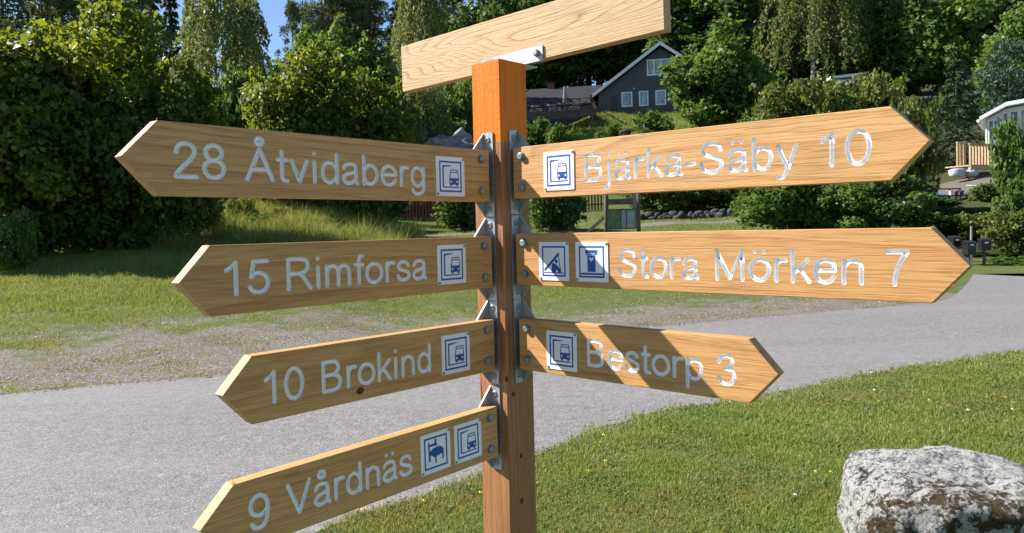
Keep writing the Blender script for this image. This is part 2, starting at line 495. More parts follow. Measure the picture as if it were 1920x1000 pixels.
grav = np.clip(.92 - dfar / lim * .62, 0, 1) * (dfar > -1) * (dfar < lim * 1.7) * (X < 9)
grav = np.where((dfar > lim), grav * np.clip(1 - (dfar - lim) / (lim * .5), 0, 1), grav)
grav = np.where((Y > 30) & (Y < 31.6) & (U_ < .1) & (U_ > -.3), .9, grav)
grav = np.where((Y > 34.6) & (Y < 35.8) & (U_ > .0) & (U_ < .4), .9, grav)
grav = np.where((near_edge_y(X) - Y > -.2) & (near_edge_y(X) - Y < .12) & (Y > 2), .9, grav)
grav = np.where((U_ > .555) & (U_ < .65) & (Y > 36) & (Y < 39.5), .8, grav)
wood = np.clip((Y - 46) / 4, 0, 1)
wood = np.where((U_ > .02) & (U_ < .24) & (Y > 46) & (Y < 78), .15, wood)
wood = np.where((U_ < -.36) & (Y > 19.5), 1, wood)
wood = np.where((U_ > .36) & (Y > 24.6), .9, wood)
wood = np.where((U_ > .555) & (U_ < .65) & (Y > 36) & (Y < 39.5), .25, wood)
for nm, arr in (('gravel', grav), ('wood', wood)):
    a_ = me.attributes.new(nm, 'FLOAT', 'POINT'); a_.data.foreach_set('value', np.ascontiguousarray(arr.ravel(), np.float32))
ground = link('ground', me, None, MAT['ground'])
tag(ground, 'ground of lawn, gravelly verge and wooded hillside', 'ground', kind='structure')

# ------------------------------------------------------------------ signpost
POST_W = .115
YAW = 0.8359085
UL = Vector((-math.cos(YAW), -math.sin(YAW), 0)); UR = Vector((math.sin(YAW), -math.cos(YAW), 0)); ZZ = Vector((0, 0, 1))
PC = Vector((-0.02613, 2.22042, 0))
sign = empty('signpost', PC)
tag(sign, 'wooden signpost with orange painted top, seven engraved arrow boards and a plain plank on top', 'signpost')
bpy.context.view_layer.update()
S_INV = Matrix.Translation(-PC)
def place(o, mw):
    o.parent = sign
    o.matrix_parent_inverse = Matrix.Identity(4)
    o.matrix_basis = S_INV @ mw
def frame(org, ax, ay, az):
    m_ = Matrix.Identity(4)
    for i in range(3):
        m_[i][0], m_[i][1], m_[i][2], m_[i][3] = ax[i], ay[i], az[i], org[i]
    return m_
ZTOP = CAM_Z + .4726
ZPAINT = CAM_Z + .239
hw = POST_W / 2
def post_piece(name, z0, z1, mat):
    b = MB(); c = .004
    ring = [(-hw + c, -hw), (hw - c, -hw), (hw, -hw + c), (hw, hw - c), (hw - c, hw), (-hw + c, hw), (-hw, hw - c), (-hw, -hw + c)]
    b.prism(ring, z0, z1)
    o = b.build(name, mat)
    place(o, frame(PC, UL, UR, ZZ))
    return o
post_piece('post', -.4, ZPAINT, MAT['pine_post'])
post_piece('painted_post_top', ZPAINT, ZTOP, MAT['orange'])
# knots on the post, set into its faces
MAT['knot'] = simple('knot_wood_dark', (.085, .034, .013), .6, var=.6, scale=260, bump=.4)
def disc_mesh(name, rx, ry, n=20, dome=.001):
    b = MB()
    vs = [(rx * math.cos(2 * math.pi * i / n) * (1 + .12 * math.sin(3 * i)), ry * math.sin(2 * math.pi * i / n), 0) for i in range(n)]
    vs += [(x * .6, y * .6, dome) for x, y, z in vs]
    b.add(vs, [(i, (i + 1) % n, n + (i + 1) % n, n + i) for i in range(n)] + [tuple(range(n, 2 * n))])
    return b.mesh(name, True)
def post_face_point(side, px, py):
    n_, o_ = (UL, UR) if side == 'L' else (UR, UL)
    d = Vector(ray(px, py)); c = PC + n_ * hw
    t = (c - Vector(EYE)).dot(n_) / d.dot(n_)
    return Vector(EYE) + d * t
for side, px, py, r in [('R', 977, 855, .006), ('R', 978.5, 939, .0075), ('R', 962.5, 739, .006), ('L', 950, 711, .0065)]:
    p = post_face_point(side, px, py)
    n_ = UL if side == 'L' else UR
    k = link('knot', disc_mesh('knot', r, r * 1.25), None, MAT['knot'])
    place(k, frame(p + n_ * .0006, ZZ.cross(n_), ZZ, n_))

T_B = .034
# ---- routed lettering: every glyph is a set of strokes cut with one round bit (units: capital height = 1)
HS = .063
def spl(*pts, closed=False, n=7):
    P = [np.array(p, float) for p in pts]; out = []
    m_ = len(P)
    for i in range(m_ if closed else m_ - 1):
        p0 = P[(i - 1) % m_] if (closed or i > 0) else 2 * P[0] - P[1]
        p1 = P[i]; p2 = P[(i + 1) % m_]
        p3 = P[(i + 2) % m_] if (closed or i + 2 < m_) else 2 * p2 - p1
        for k in range(n):
            t = k / n
            out.append(.5 * ((2 * p1) + (-p0 + p2) * t + (2 * p0 - 5 * p1 + 4 * p2 - p3) * t * t + (-p0 + 3 * p1 - 3 * p2 + p3) * t ** 3))
    out.append(P[0] if closed else P[-1])
    return out
def ln(*pts): return [np.array(p, float) for p in pts]
def ell(cx, cy, rx, ry, n=36): return [np.array((cx + rx * math.cos(2 * math.pi * i / n), cy + ry * math.sin(2 * math.pi * i / n))) for i in range(n + 1)]
XH = .735
xt = XH - HS; b0 = HS; ct = 1 - HS
def dots(cx, y=.90): return [ln((cx - .13, y), (cx - .13, y + .012)), ln((cx + .13, y), (cx + .13, y + .012))]
_a = [spl((.09, .53), (.15, .63), (.31, xt), (.46, .63), (.50, .50)), spl((.50, .50), (.50, .22), (.515, .11), (.555, b0)),
      spl((.50, .42), (.36, .385), (.19, .345), (.085, .255), (.085, .155), (.155, .082), (.255, .063), (.37, .092), (.465, .175), (.50, .28))]
_o = [ell(.335, XH / 2, .272, XH / 2 - HS)]
GL = {
 '0': (.70, [ell(.335, .5, .262, .5 - HS, 44)]),
 '1': (.62, [ln((.36, b0), (.36, ct)), spl((.36, ct), (.27, .83), (.12, .73), n=5)]),
 '2': (.70, [spl((.10, .70), (.13, .82), (.22, .91), (.345, ct), (.47, .91), (.555, .81), (.555, .69), (.49, .56), (.36, .42), (.20, .26), (.10, .13), (.08, b0)), ln((.08, b0), (.60, b0))]),
 '3': (.70, [spl((.09, .73), (.15, .86), (.31, ct), (.46, .88), (.52, .75), (.46, .61), (.28, .54)), spl((.28, .54), (.47, .50), (.565, .36), (.56, .22), (.46, .10), (.30, b0), (.16, .11), (.075, .25))]),
 '5': (.70, [ln((.57, ct), (.19, ct), (.12, .50)), spl((.12, .50), (.21, .585), (.35, .61), (.50, .54), (.575, .38), (.56, .22), (.46, .10), (.31, b0), (.16, .11), (.075, .23))]),
 '7': (.68, [ln((.085, ct), (.59, ct)), spl((.59, ct), (.47, .76), (.36, .52), (.29, .28), (.265, b0))]),
 '8': (.70, [ell(.335, .735, .215, .202), ell(.335, .298, .262, .235, 40)]),
 '9': (.70, [ell(.325, .665, .25, .272, 40), spl((.575, .665), (.575, .50), (.53, .25), (.44, .11), (.30, b0), (.17, .10), (.105, .20))]),
 'A': (.86, [ln((.06, b0), (.42, ct), (.78, b0)), ln((.19, .36), (.65, .36))]),
 'B': (.84, [ln((.12, b0), (.12, ct)), ln((.12, ct), (.42, ct)), spl((.42, ct), (.57, .905), (.635, .80), (.63, .69), (.56, .585), (.42, .535)), ln((.12, .535), (.45, .535)),
             spl((.45, .535), (.62, .48), (.69, .37), (.685, .23), (.61, .115), (.45, b0)), ln((.45, b0), (.12, b0))]),
 'M': (1.02, [ln((.11, b0), (.11, ct), (.50, .10), (.89, ct), (.89, b0))]),
 'R': (.88, [ln((.12, b0), (.12, ct), (.50, ct)), spl((.50, ct), (.65, .90), (.72, .79), (.715, .67), (.64, .56), (.50, .51)), ln((.12, .51), (.50, .51)), spl((.46, .51), (.58, .40), (.70, .21), (.80, b0), n=5)]),
 'S': (.82, [spl((.665, .72), (.63, .84), (.53, .915), (.39, ct), (.24, .91), (.145, .80), (.155, .67), (.27, .575), (.44, .52), (.60, .455), (.69, .35), (.685, .21), (.58, .105), (.40, b0), (.23, .095), (.125, .19), (.09, .31))]),
 'V': (.84, [ln((.06, ct), (.41, b0), (.76, ct))]),
 'a': (.64, _a),
 'b': (.67, [ln((.11, b0), (.11, ct)), ell(.345, XH / 2, .236, XH / 2 - HS)]),
 'd': (.67, [ln((.55, b0), (.55, ct)), ell(.315, XH / 2, .236, XH / 2 - HS)]),
 'e': (.66, [spl((.085, .39), (.575, .39), n=2), spl((.575, .39), (.56, .53), (.475, .635), (.335, xt), (.19, .63), (.095, .51), (.075, .367), (.105, .20), (.20, .095), (.335, b0), (.47, .105), (.565, .22))]),
 'f': (.36, [spl((.32, ct), (.235, .925), (.18, .82), (.175, .70), n=5), ln((.175, .70), (.175, b0)), ln((.055, .665), (.30, .665))]),
 'g': (.67, [ell(.315, XH / 2, .236, XH / 2 - HS), spl((.55, xt), (.55, .30), (.55, -.02), (.48, -.16), (.31, -.215), (.16, -.165), (.095, -.07))]),
 'i': (.28, [ln((.135, b0), (.135, xt)), ln((.135, .915), (.135, .93))]),
 'j': (.28, [spl((.15, xt), (.15, .2), (.15, -.06), (.10, -.18), (.0, -.21)), ln((.15, .915), (.15, .93))]),
 'k': (.60, [ln((.11, b0), (.11, ct)), ln((.52, xt), (.13, .30)), ln((.265, .43), (.54, b0))]),
 'm': (1.0, [ln((.11, b0), (.11, xt)), spl((.11, .48), (.17, .60), (.30, xt), (.43, .62), (.485, .49), (.49, .35)), ln((.49, .40), (.49, b0)), spl((.49, .48), (.55, .60), (.69, xt), (.81, .62), (.86, .49), (.865, .35)), ln((.865, .40), (.865, b0))]),
 'n': (.66, [ln((.11, b0), (.11, xt)), spl((.11, .46), (.17, .59), (.315, xt), (.46, .625), (.535, .50), (.54, .36)), ln((.54, .40), (.54, b0))]),
 'o': (.67, _o),
 'p': (.67, [ln((.11, -.205), (.11, xt)), ell(.345, XH / 2, .236, XH / 2 - HS)]),
 'r': (.42, [ln((.11, b0), (.11, xt)), spl((.11, .44), (.16, .59), (.25, .66), (.38, .655), n=5)]),
 's': (.60, [spl((.49, .545), (.42, .64), (.29, xt), (.16, .635), (.10, .54), (.145, .445), (.29, .385), (.45, .325), (.515, .225), (.465, .115), (.30, b0), (.15, .105), (.075, .215))]),
 't': (.36, [spl((.165, .92), (.165, .5), (.165, .20), (.20, .095), (.31, b0), n=6), ln((.055, .665), (.30, .665))]),
 'v': (.60, [ln((.06, xt), (.295, b0), (.53, xt))]),
 'y': (.60, [ln((.06, xt), (.305, .08)), spl((.54, xt), (.36, .16), (.27, -.10), (.19, -.20), (.07, -.205), n=5)]),
 '-': (.40, [ln((.08, .36), (.31, .36))]),
}
GL['Å'] = (.86, GL['A'][1] + [ell(.42, 1.155, .088, .088, 20)])
GL['å'] = (.64, _a + [ell(.31, .955, .095, .095, 20)])
GL['ä'] = (.64, _a + dots(.31))
GL['ö'] = (.67, _o + dots(.335))
def contours(strokes, step=.0145, hs=HS):
    segs = []
    for st in strokes:
        for a, b_ in zip(st[:-1], st[1:]): segs.append((*a, *b_))
    S = np.array(segs)
    x0, y0 = S[:, [0, 2]].min() - hs - 2 * step, S[:, [1, 3]].min() - hs - 2 * step
    x1, y1 = S[:, [0, 2]].max() + hs + 2 * step, S[:, [1, 3]].max() + hs + 2 * step
    gx_ = np.arange(x0, x1 + step, step) + .00137; gy_ = np.arange(y0, y1 + step, step) + .00091
    PX, PY = np.meshgrid(gx_, gy_)
    D = np.full(PX.shape, 9.0)
    for ax_, ay_, bx_, by_ in S:
        dx, dy = bx_ - ax_, by_ - ay_; l2 = dx * dx + dy * dy + 1e-12
        t = np.clip(((PX - ax_) * dx + (PY - ay_) * dy) / l2, 0, 1)
        D = np.minimum(D, np.hypot(PX - ax_ - t * dx, PY - ay_ - t * dy))
    V = hs - D                                     # positive inside
    ins = V > 0
    code = ins[:-1, :-1] * 1 + ins[:-1, 1:] * 2 + ins[1:, 1:] * 4 + ins[1:, :-1] * 8
    def pt(i, j, i2, j2):
        a, b_ = V[i, j], V[i2, j2]; t = a / (a - b_)
        return (gx_[j] + (gx_[j2] - gx_[j]) * t, gy_[i] + (gy_[i2] - gy_[i]) * t)
    nxt = {}; pos = {}
    TAB = {1: [(3, 0)], 2: [(0, 1)], 3: [(3, 1)], 4: [(1, 2)], 5: [(3, 0), (1, 2)], 6: [(0, 2)], 7: [(3, 2)], 8: [(2, 3)], 9: [(2, 0)], 10: [(0, 1), (2, 3)], 11: [(2, 1)], 12: [(1, 3)], 13: [(1, 0)], 14: [(0, 3)]}
    for i, j in zip(*np.nonzero((code > 0) & (code < 15))):
        E_ = {0: (i, j, i, j + 1), 1: (i, j + 1, i + 1, j + 1), 2: (i + 1, j, i + 1, j + 1), 3: (i, j, i + 1, j)}
        for a, b_ in TAB[int(code[i, j])]:
            nxt[E_[a]] = E_[b_]
            pos[E_[a]] = pt(*E_[a]); pos[E_[b_]] = pt(*E_[b_])
    loops = []; seen = set()
    for k in list(nxt):
        if k in seen: continue
        loop = []; c = k
        while c not in seen and c in nxt:
            seen.add(c); loop.append(pos[c]); c = nxt[c]
        P_ = np.array(loop)
        if len(P_) < 8: continue
        P_ = (np.roll(P_, 1, 0) + 2 * P_ + np.roll(P_, -1, 0)) / 4
        keep = [0]
        for q in range(1, len(P_)):
            if np.hypot(*(P_[q] - P_[keep[-1]])) > step * .55: keep.append(q)
        loops.append(P_[keep])
    return loops
GCACHE = {}
def word_loops(txt, x0, x1, base, cap):
    pen = 0; items = []
    for ch in txt:
        w_, st = GL[ch]
        if ch not in GCACHE: GCACHE[ch] = (contours(st), contours(st, hs=HS - .026))
        items.append((pen, *GCACHE[ch])); pen += w_ + .035
    allx = np.concatenate([l[:, 0] + p for p, ls, _ in items for l in ls])
    mn, mx = allx.min(), allx.max()
    sx = (x1 - x0) / (mx - mn)
    def put(l, p): return np.stack([x0 + (l[:, 0] + p - mn) * sx, base + l[:, 1] * cap], -1)
    return [put(l, p) for p, ls, _ in items for l in ls], [put(l, p) for p, _, fl in items for l in fl]
def inset(P_, d):
    """move a closed loop to its inner side (marching loops keep the cut on one side)"""
    t = np.roll(P_, -1, 0) - np.roll(P_, 1, 0)
    t /= np.maximum(np.hypot(t[:, 0], t[:, 1]), 1e-9)[:, None]
    return P_ - np.stack([-t[:, 1], t[:, 0]], -1) * d
def fill_2d(loops, z):
    """even-odd fill of closed loops -> (verts, tris) at height z, via a filled curve"""
    cu = bpy.data.curves.new('fill', 'CURVE'); cu.dimensions = '2D'; cu.fill_mode = 'FRONT'
    for l in loops:
        sp = cu.splines.new('POLY'); sp.points.add(len(l) - 1)
        co = np.zeros((len(l), 4), np.float32); co[:, :2] = l; co[:, 3] = 1
        sp.points.foreach_set('co', co.ravel()); sp.use_cyclic_u = True
    o = bpy.data.objects.new('fill', cu); COL.objects.link(o)
    dg = bpy.context.evaluated_depsgraph_get(); dg.update()
    me0 = bpy.data.meshes.new_from_object(o.evaluated_get(dg))
    V_ = [(v.co.x, v.co.y, z) for v in me0.vertices]
    Fc = [tuple(p.vertices) for p in me0.polygons]
    bpy.data.objects.remove(o); bpy.data.curves.remove(cu); bpy.data.meshes.remove(me0)
    up = sum(((V_[f[1]][0] - V_[f[0]][0]) * (V_[f[2]][1] - V_[f[0]][1]) - (V_[f[1]][1] - V_[f[0]][1]) * (V_[f[2]][0] - V_[f[0]][0])) for f in Fc)
    if up < 0: Fc = [tuple(reversed(f)) for f in Fc]
    return V_, Fc
def groove_mesh(name, loops, floors):
    """walls and round bottom of the routed letters"""
    b = MB()
    prof = [(.0, .0), (.0009, -.0036), (.0022, -.0056)]
    for l in loops:
        n = len(l); vs = []
        for d, z in prof:
            q = inset(l, d); vs += [(x, y, z) for x, y in q]
        fs = []
        for k in range(len(prof) - 1):
            for i in range(n):
                j = (i + 1) % n
                fs.append((k * n + i, k * n + j, (k + 1) * n + j, (k + 1) * n + i))
        b.add(vs, fs)
    V_, Fc = fill_2d(floors, prof[-1][1])
    b.add(V_, Fc)
    me = bpy.data.meshes.new(name)
    me.from_pydata(b.v, [], b.f)
    me.update()
    return me
def board_mesh(outline, word_lists, t):
    """plank with the letters cut out of its face; bevelled rim"""
    c = .0012
    n = len(outline); O = np.array(outline)
    def off(d):
        out = []
        for i in range(n):
            p0, p1, p2 = O[i - 1], O[i], O[(i + 1) % n]
            d1 = (p1 - p0) / np.hypot(*(p1 - p0)); d2 = (p2 - p1) / np.hypot(*(p2 - p1))
            n1 = np.array((-d1[1], d1[0])); n2 = np.array((-d2[1], d2[0]))
            k = (n1 + n2); k = k / (k @ n1)
            out.append(p1 + k * d)
        return np.array(out)
    inn = off(c)
    if np.ptp(inn[:, 0]) > np.ptp(O[:, 0]): inn = off(-c)
    b = MB()
    V_, Fc = fill_2d([inn] + [l for w_ in word_lists for l in w_], 0.0)
    b.add(V_, Fc)
    rings = [(inn, 0.0), (O, -c), (O, -t + c), (inn, -t)]
    vs = [(x, y, z) for P_, z in rings for x, y in P_]
    fs = [(k * n + i, k * n + (i + 1) % n, (k + 1) * n + (i + 1) % n, (k + 1) * n + i) for k in range(3) for i in range(n)]
    fs.append(tuple(range(3 * n, 4 * n)))
    b.add(vs, fs)
    me = bpy.data.meshes.new('arrow_board')
    me.from_pydata(b.v, [], b.f); me.update()
    return me

# pictograms: (material, polygon) in plate units, y up; material 1 blue print, 0 white
def rect(x0, y0, x1, y1): return [(x0, y0), (x1, y0), (x1, y1), (x0, y1)]
def circle(cx, cy, r, n=14): return [(cx + r * math.cos(2 * math.pi * i / n), cy + r * math.sin(2 * math.pi * i / n)) for i in range(n)]
BORDER = [(1, rect(.11, .105, .89, .15)), (1, rect(.11, .85, .89, .895)), (1, rect(.11, .15, .155, .85)), (1, rect(.845, .15, .89, .85))]
BUS = [(1, rect(.215, .215, .262, .70)), (1, rect(.262, .215, .80, .245)), (1, [(.215, .70), (.262, .70), (.262, .735), (.525, .765), (.525, .785), (.215, .785)]),
       (1, [(.455, .30), (.785, .30), (.785, .46), (.755, .685), (.495, .685), (.455, .46)]),
       (2, [(.515, .625), (.735, .625), (.73, .66), (.52, .66)]), (2, [(.488, .465), (.752, .465), (.735, .60), (.51, .60)]),
       (2, circle(.515, .375, .026)), (2, circle(.725, .375, .026)), (1, rect(.485, .262, .55, .30)), (1, rect(.69, .262, .755, .30))]
SHELTER = [(1, [(.165, .285), (.215, .235), (.70, .675), (.655, .73)]), (1, [(.645, .655), (.665, .655), (.745, .225), (.715, .225)]),
           (1, rect(.17, .185, .82, .215)), (1, circle(.585, .50, .05)),
           (1, [(.44, .44), (.50, .455), (.56, .43), (.66, .36), (.735, .245), (.735, .215), (.655, .215), (.60, .30), (.555, .215), (.46, .215), (.42, .26)])]
TOILET = [(1, rect(.375, .25, .625, .665)), (1, [(.30, .795), (.70, .795), (.665, .675), (.335, .675)]), (1, rect(.165, .175, .84, .225)),
          (2, rect(.375, .700, .625, .712)), (2, [(.50, .50), (.43, .57), (.435, .605), (.47, .615), (.50, .59), (.53, .615), (.565, .605), (.57, .57)])]
CHAIR = [(1, [(.245, .765), (.29, .775), (.30, .30), (.255, .285)]), (1, [(.455, .79), (.49, .86), (.525, .79), (.54, .635), (.50, .64)]),
         (1, [(.275, .66), (.51, .665), (.51, .735), (.275, .715)]),
         (1, [(.28, .49), (.42, .385), (.60, .40), (.76, .44), (.765, .52), (.70, .60), (.58, .625), (.42, .61), (.30, .545)]),
         (1, [(.275, .52), (.32, .52), (.32, .30), (.275, .30)]), (1, [(.455, .42), (.52, .42), (.51, .215), (.47, .215)]), (1, [(.705, .48), (.765, .47), (.755, .27), (.71, .27)])]
def plate_mesh(icon, w, h):
    b = MB(); c = .02
    t = .002
    b.prism([(x * w, y * h) for x, y in [(c, 0), (1 - c, 0), (1, c), (1, 1 - c), (1 - c, 1), (c, 1), (0, 1 - c), (0, c)]], 0, t, 0)
    for m_, poly_ in BORDER + icon:
        z = t + (.0002 if m_ == 1 else .0005)
        b.prism([(x * w, y * h) for x, y in poly_], t - .0005, z, 1 if m_ == 1 else 0)
    return b.mesh('pictogram_plate')
ICONS = {'bus': BUS, 'shelter': SHELTER, 'toilet': TOILET, 'chair': CHAIR}
ICON_TXT = {'bus': 'white plate with a blue bus at a stop shelter', 'shelter': 'white plate with a blue sitting figure under a lean-to',
            'toilet': 'white plate with a blue privy door with a heart', 'chair': 'white plate with a blue chair'}
plate_cache = {k: plate_mesh(v, .104, .105) for k, v in ICONS.items()}
for m_ in plate_cache.values():
    m_.materials.append(MAT['plate_white']); m_.materials.append(MAT['plate_blue'])
def hex_bolt_mesh(name, r, h, washer=True):
    b = MB()
    if washer: b.prism(circle(0, 0, r * 1.18, 18), 0, .0016)
    n = 18; z0 = .0016 if washer else 0
    vs = [(r * math.cos(2 * math.pi * i / n), r * math.sin(2 * math.pi * i / n), z0) for i in range(n)]
    vs += [(x, y, z0 + h * .75) for x, y, z in vs[:n]] + [(x * .72, y * .72, z0 + h) for x, y, z in vs[:n]]
    fs = [(i, (i + 1) % n, n + (i + 1) % n, n + i) for i in range(n)] + [(n + i, n + (i + 1) % n, 2 * n + (i + 1) % n, 2 * n + i) for i in range(n)] + [tuple(range(2 * n, 3 * n))]
    b.add(vs, fs)
    return b.mesh(name)
bolt_me = hex_bolt_mesh('bolt', .0105, .0085); bolt_me.materials.append(MAT['bolt'])
pscrew_me = hex_bolt_mesh('plate_screw', .0036, .0022, False); pscrew_me.materials.append(MAT['bolt'])
def screw_mesh():
    b = MB(); n = 16
    vs = []
    for r, z in [(.0085, 0), (.0085, .0022), (.0068, .0036), (.0038, .0036), (.0034, .0012)]:
        vs += [(r * math.cos(2 * math.pi * i / n), r * math.sin(2 * math.pi * i / n), z) for i in range(n)]
    fs = []
    for k in range(4): fs += [(k * n + i, k * n + (i + 1) % n, (k + 1) * n + (i + 1) % n, (k + 1) * n + i) for i in range(n)]
    fs.append(tuple(range(4 * n, 5 * n)))
    b.add(vs, fs); return b.mesh('screw')
screw_me = screw_mesh(); screw_me.materials.append(MAT['bolt'])

def arrow_poly(L, tip, side, h):
    """outline in the local frame: x to the reader's right, y up from the top edge"""
    s = -1 if side == 'L' else 1
    p = [(0, 0), (0, -h), (s * L, -h), (s * (L + tip), -h / 2), (s * L, 0)]
    return p if s > 0 else list(reversed(p))
BOARDS = [
 # key side dyaw tilt s L tip off z mat words[(text,s_left,s_right,baseline,cap)] plates[(icon,s_centre,v_centre)] label
 ('A', 'L', -.00055, .0059, .02123, .9223, .0681, .0271, .21572, 'oak', [('28', .8943, .7851, .1115, .0752), ('Åtvidaberg', .7438, .2414, .1125, .0752)], [('bus', .153, .080)], 'shaded arrow board reading 28 Åtvidaberg'),
 ('E', 'L', -.0023, .00468, .01944, .8278, .0659, .0274, -.02805, 'oak', [('15', .7992, .6957, .108, .0755), ('Rimforsa', .6558, .2461, .1075, .0755)], [('bus', .1585, .0718)], 'shaded arrow board reading 15 Rimforsa'),
 ('F', 'L', -.00114, .00456, .01903, .7462, .0674, .0282, -.26574, 'oak', [('10', .7198, .6214, .112, .076), ('Brokind', .5757, .2423, .112, .0765)], [('bus', .1535, .0752)], 'shaded arrow board reading 10 Brokind with a dark knot'),
 ('G', 'L', .00407, -.00855, .01749, .8012, .0748, .0297, -.515, 'oak', [('9', .7711, .7210, .1125, .079), ('Vårdnäs', .6812, .3197, .109, .076)], [('chair', .241, .0705), ('bus', .1215, .0705)], 'shaded arrow board reading 9 Vårdnäs'),
 ('B', 'R', .00027, -.00587, .01684, .9944, .0695, .0291, .2218, 'oak', [('Bjärka-Säby', .249, .8134, .1105, .0752), ('10', .8575, .960, .1125, .0755)], [('bus', .1655, .0748)], 'sunlit arrow board reading Bjärka-Säby 10'),
 ('C', 'R', .00118, -.00057, .01832, 1.0622, .0646, .02848, -.02233, 'oak', [('Stora', .3461, .5736, .1152, .0755), ('Mörken', .6139, .9397, .1152, .0752), ('7', .9786, 1.0252, .1148, .0730)], [('shelter', .139, .0765), ('toilet', .2657, .0765)], 'sunlit arrow board reading Stora Mörken 7'),
 ('D', 'R', .00012, -.00297, .02195, .68905, .0673, .02757, -.26486, 'oak', [('Bestorp', .2393, .5762, .1112, .0748), ('3', .6108, .6582, .1126, .0750)], [('bus', .1543, .0778)], 'arrow board reading Bestorp 3 crossed by slanting shadows'),
]
BH = .145
def board_frame(side, dyaw, tilt, s, off, z):
    a = YAW + dyaw
    ul = Vector((-math.cos(a), -math.sin(a), 0)); ur = Vector((math.sin(a), -math.cos(a), 0))
    u, n_, u0, n0 = (ul, ur, UL, UR) if side == 'L' else (ur, ul, UR, UL)
    org = PC + u0 * (hw + s) + n0 * off + ZZ * (z + CAM_Z)
    e = u * math.cos(tilt) + ZZ * math.sin(tilt); q = -u * math.sin(tilt) + ZZ * math.cos(tilt)
    return frame(org, -e if side == 'L' else e, q, n_)
def splinters(parent, pts, seed):
    r = random.Random(seed)
    b = MB()
    for p in pts:
        for _ in range(3):
            q = Vector(p) + Vector((r.uniform(-.004, .004), r.uniform(-.002, .002), r.uniform(-.012, .0)))
            d = Vector((r.uniform(-1, 1), r.uniform(-.6, 1), r.uniform(-.3, .6))).normalized() * r.uniform(.004, .010)
            b.tube([q, q + d * .6, q + d + Vector((0, r.uniform(-.002, .003), 0))], [.0006, .0005, .0001], 4)
    o = b.build('splinters', MAT['oak'], parent); o['kind'] = 'stuff'
    return o
for key, side, dyaw, tilt, s, L, tip, off, z, mat, words, plates, lab in BOARDS:
    sg = -1 if side == 'L' else 1
    fr = board_frame(side, dyaw, tilt, s, off, z)
    wl_ = [word_loops(txt, min(sg * sl, sg * sr), max(sg * sl, sg * sr), -base, cap) for txt, sl, sr, base, cap in words]
    bo = link('arrow_board', board_mesh(arrow_poly(L, tip, side, BH), [w_[0] for w_ in wl_], T_B), None, MAT[mat])
    bo['label'] = lab
    place(bo, fr)
    for (txt, sl, sr, base, cap), lo in zip(words, wl_):
        g = link('engraved_number' if txt.isdigit() else 'engraved_word', groove_mesh('engraving', *lo), bo, MAT['paint_white'])
        g['label'] = 'white painted engraving reading ' + txt
    for icon, sc, vc in plates:
        p = link('pictogram_plate', plate_cache[icon], bo)
        p.location = (sg * sc - .052, -vc - .0525, .0003)
        p['label'] = ICON_TXT[icon]
        for cx, cy_ in ((.955, .955), (.05, .05)):
            sc_ = link('plate_screw', pscrew_me, bo)
            sc_.location = (sg * sc - .052 + cx * .104, -vc - .0525 + cy_ * .105, .0022)
    for v in (.0262, .1148):
        k = link('bolt', bolt_me, bo)
        k.location = (sg * (.0315 + random.Random(key + str(v)).uniform(-.002, .002)), -v, .0002)
        k.rotation_euler = (0, 0, random.Random(key).uniform(0, 1))
    if key == 'F':
        k = link('knot', disc_mesh('knot', .011, .0085), bo, MAT['knot'])
        k.location = (-.470, -.122, .0004)
    splinters(bo, [(sg * (L + tip * .55), -BH * .78, 0), (sg * L, 0, 0), (sg * L, -BH, 0)], key)
    # bracket
    zc = CAM_Z + z - BH / 2 + .005
    u0, n0 = (UL, UR) if side == 'L' else (UR, UL)
    back = off - T_B - .0006
    hh = .1205
    b = MB(); t = .004
    # local frame: x along n0 (towards the reader), y up, z out of the post face (u0)
    b.box((back - t, -hh, 0), (back + .034, hh, t))
    prof = [(t + .0006, hh), (.060, .0585), (.060, -.0585), (t + .0006, -hh)]
    vs = [(back - t, y, zz) for zz, y in prof] + [(back, y, zz) for zz, y in prof]
    b.add(vs, [(0, 1, 2, 3), (7, 6, 5, 4), (0, 4, 5, 1), (1, 5, 6, 2), (2, 6, 7, 3), (3, 7, 4, 0)])
    br = b.build('mounting_bracket', MAT['galv'])
    ax = n0; az = u0; ay = ZZ
    if ax.cross(ay).dot(az) < 0:                       # keep the frame right-handed
        for v in br.data.vertices: v.co.x = -v.co.x
        br.data.flip_normals(); ax = -n0; flip = -1
    else: flip = 1
    place(br, frame(PC + u0 * (hw + .0005) + ZZ * zc, ax, ay, az))
    for yy in (hh - .021, -hh + .021):
        k = link('screw', screw_me, br)
        k.location = (flip * (back + .0155), yy, t)
# plain plank on the top
h_top = .155
fr = board_frame('R', .003, .01643, -.56556, -.0581, .469 + h_top)
b = MB(); b.prism([(0, 0), (0, -h_top), (1.0232, -h_top), (1.0232, 0)], -T_B, 0)
tp = b.build('top_plank', MAT['oak_fig']); bevel_obj(tp, .0012)
tp['label'] = 'plain plank with flame grain lying level on the post top'
place(tp, fr)
b = MB()
b.box((.385, -.160, .0008), (.628, -.117, .0048))
b.box((.452, -.1632, -.05), (.562, -.1600, .0048))
tb = b.build('top_bracket', MAT['galv'], tp)
for xs in (.607, .405):
    k = link('bolt', bolt_me, tp); k.location = (xs, -.136, .005); k.scale = (.9, .9, 1)

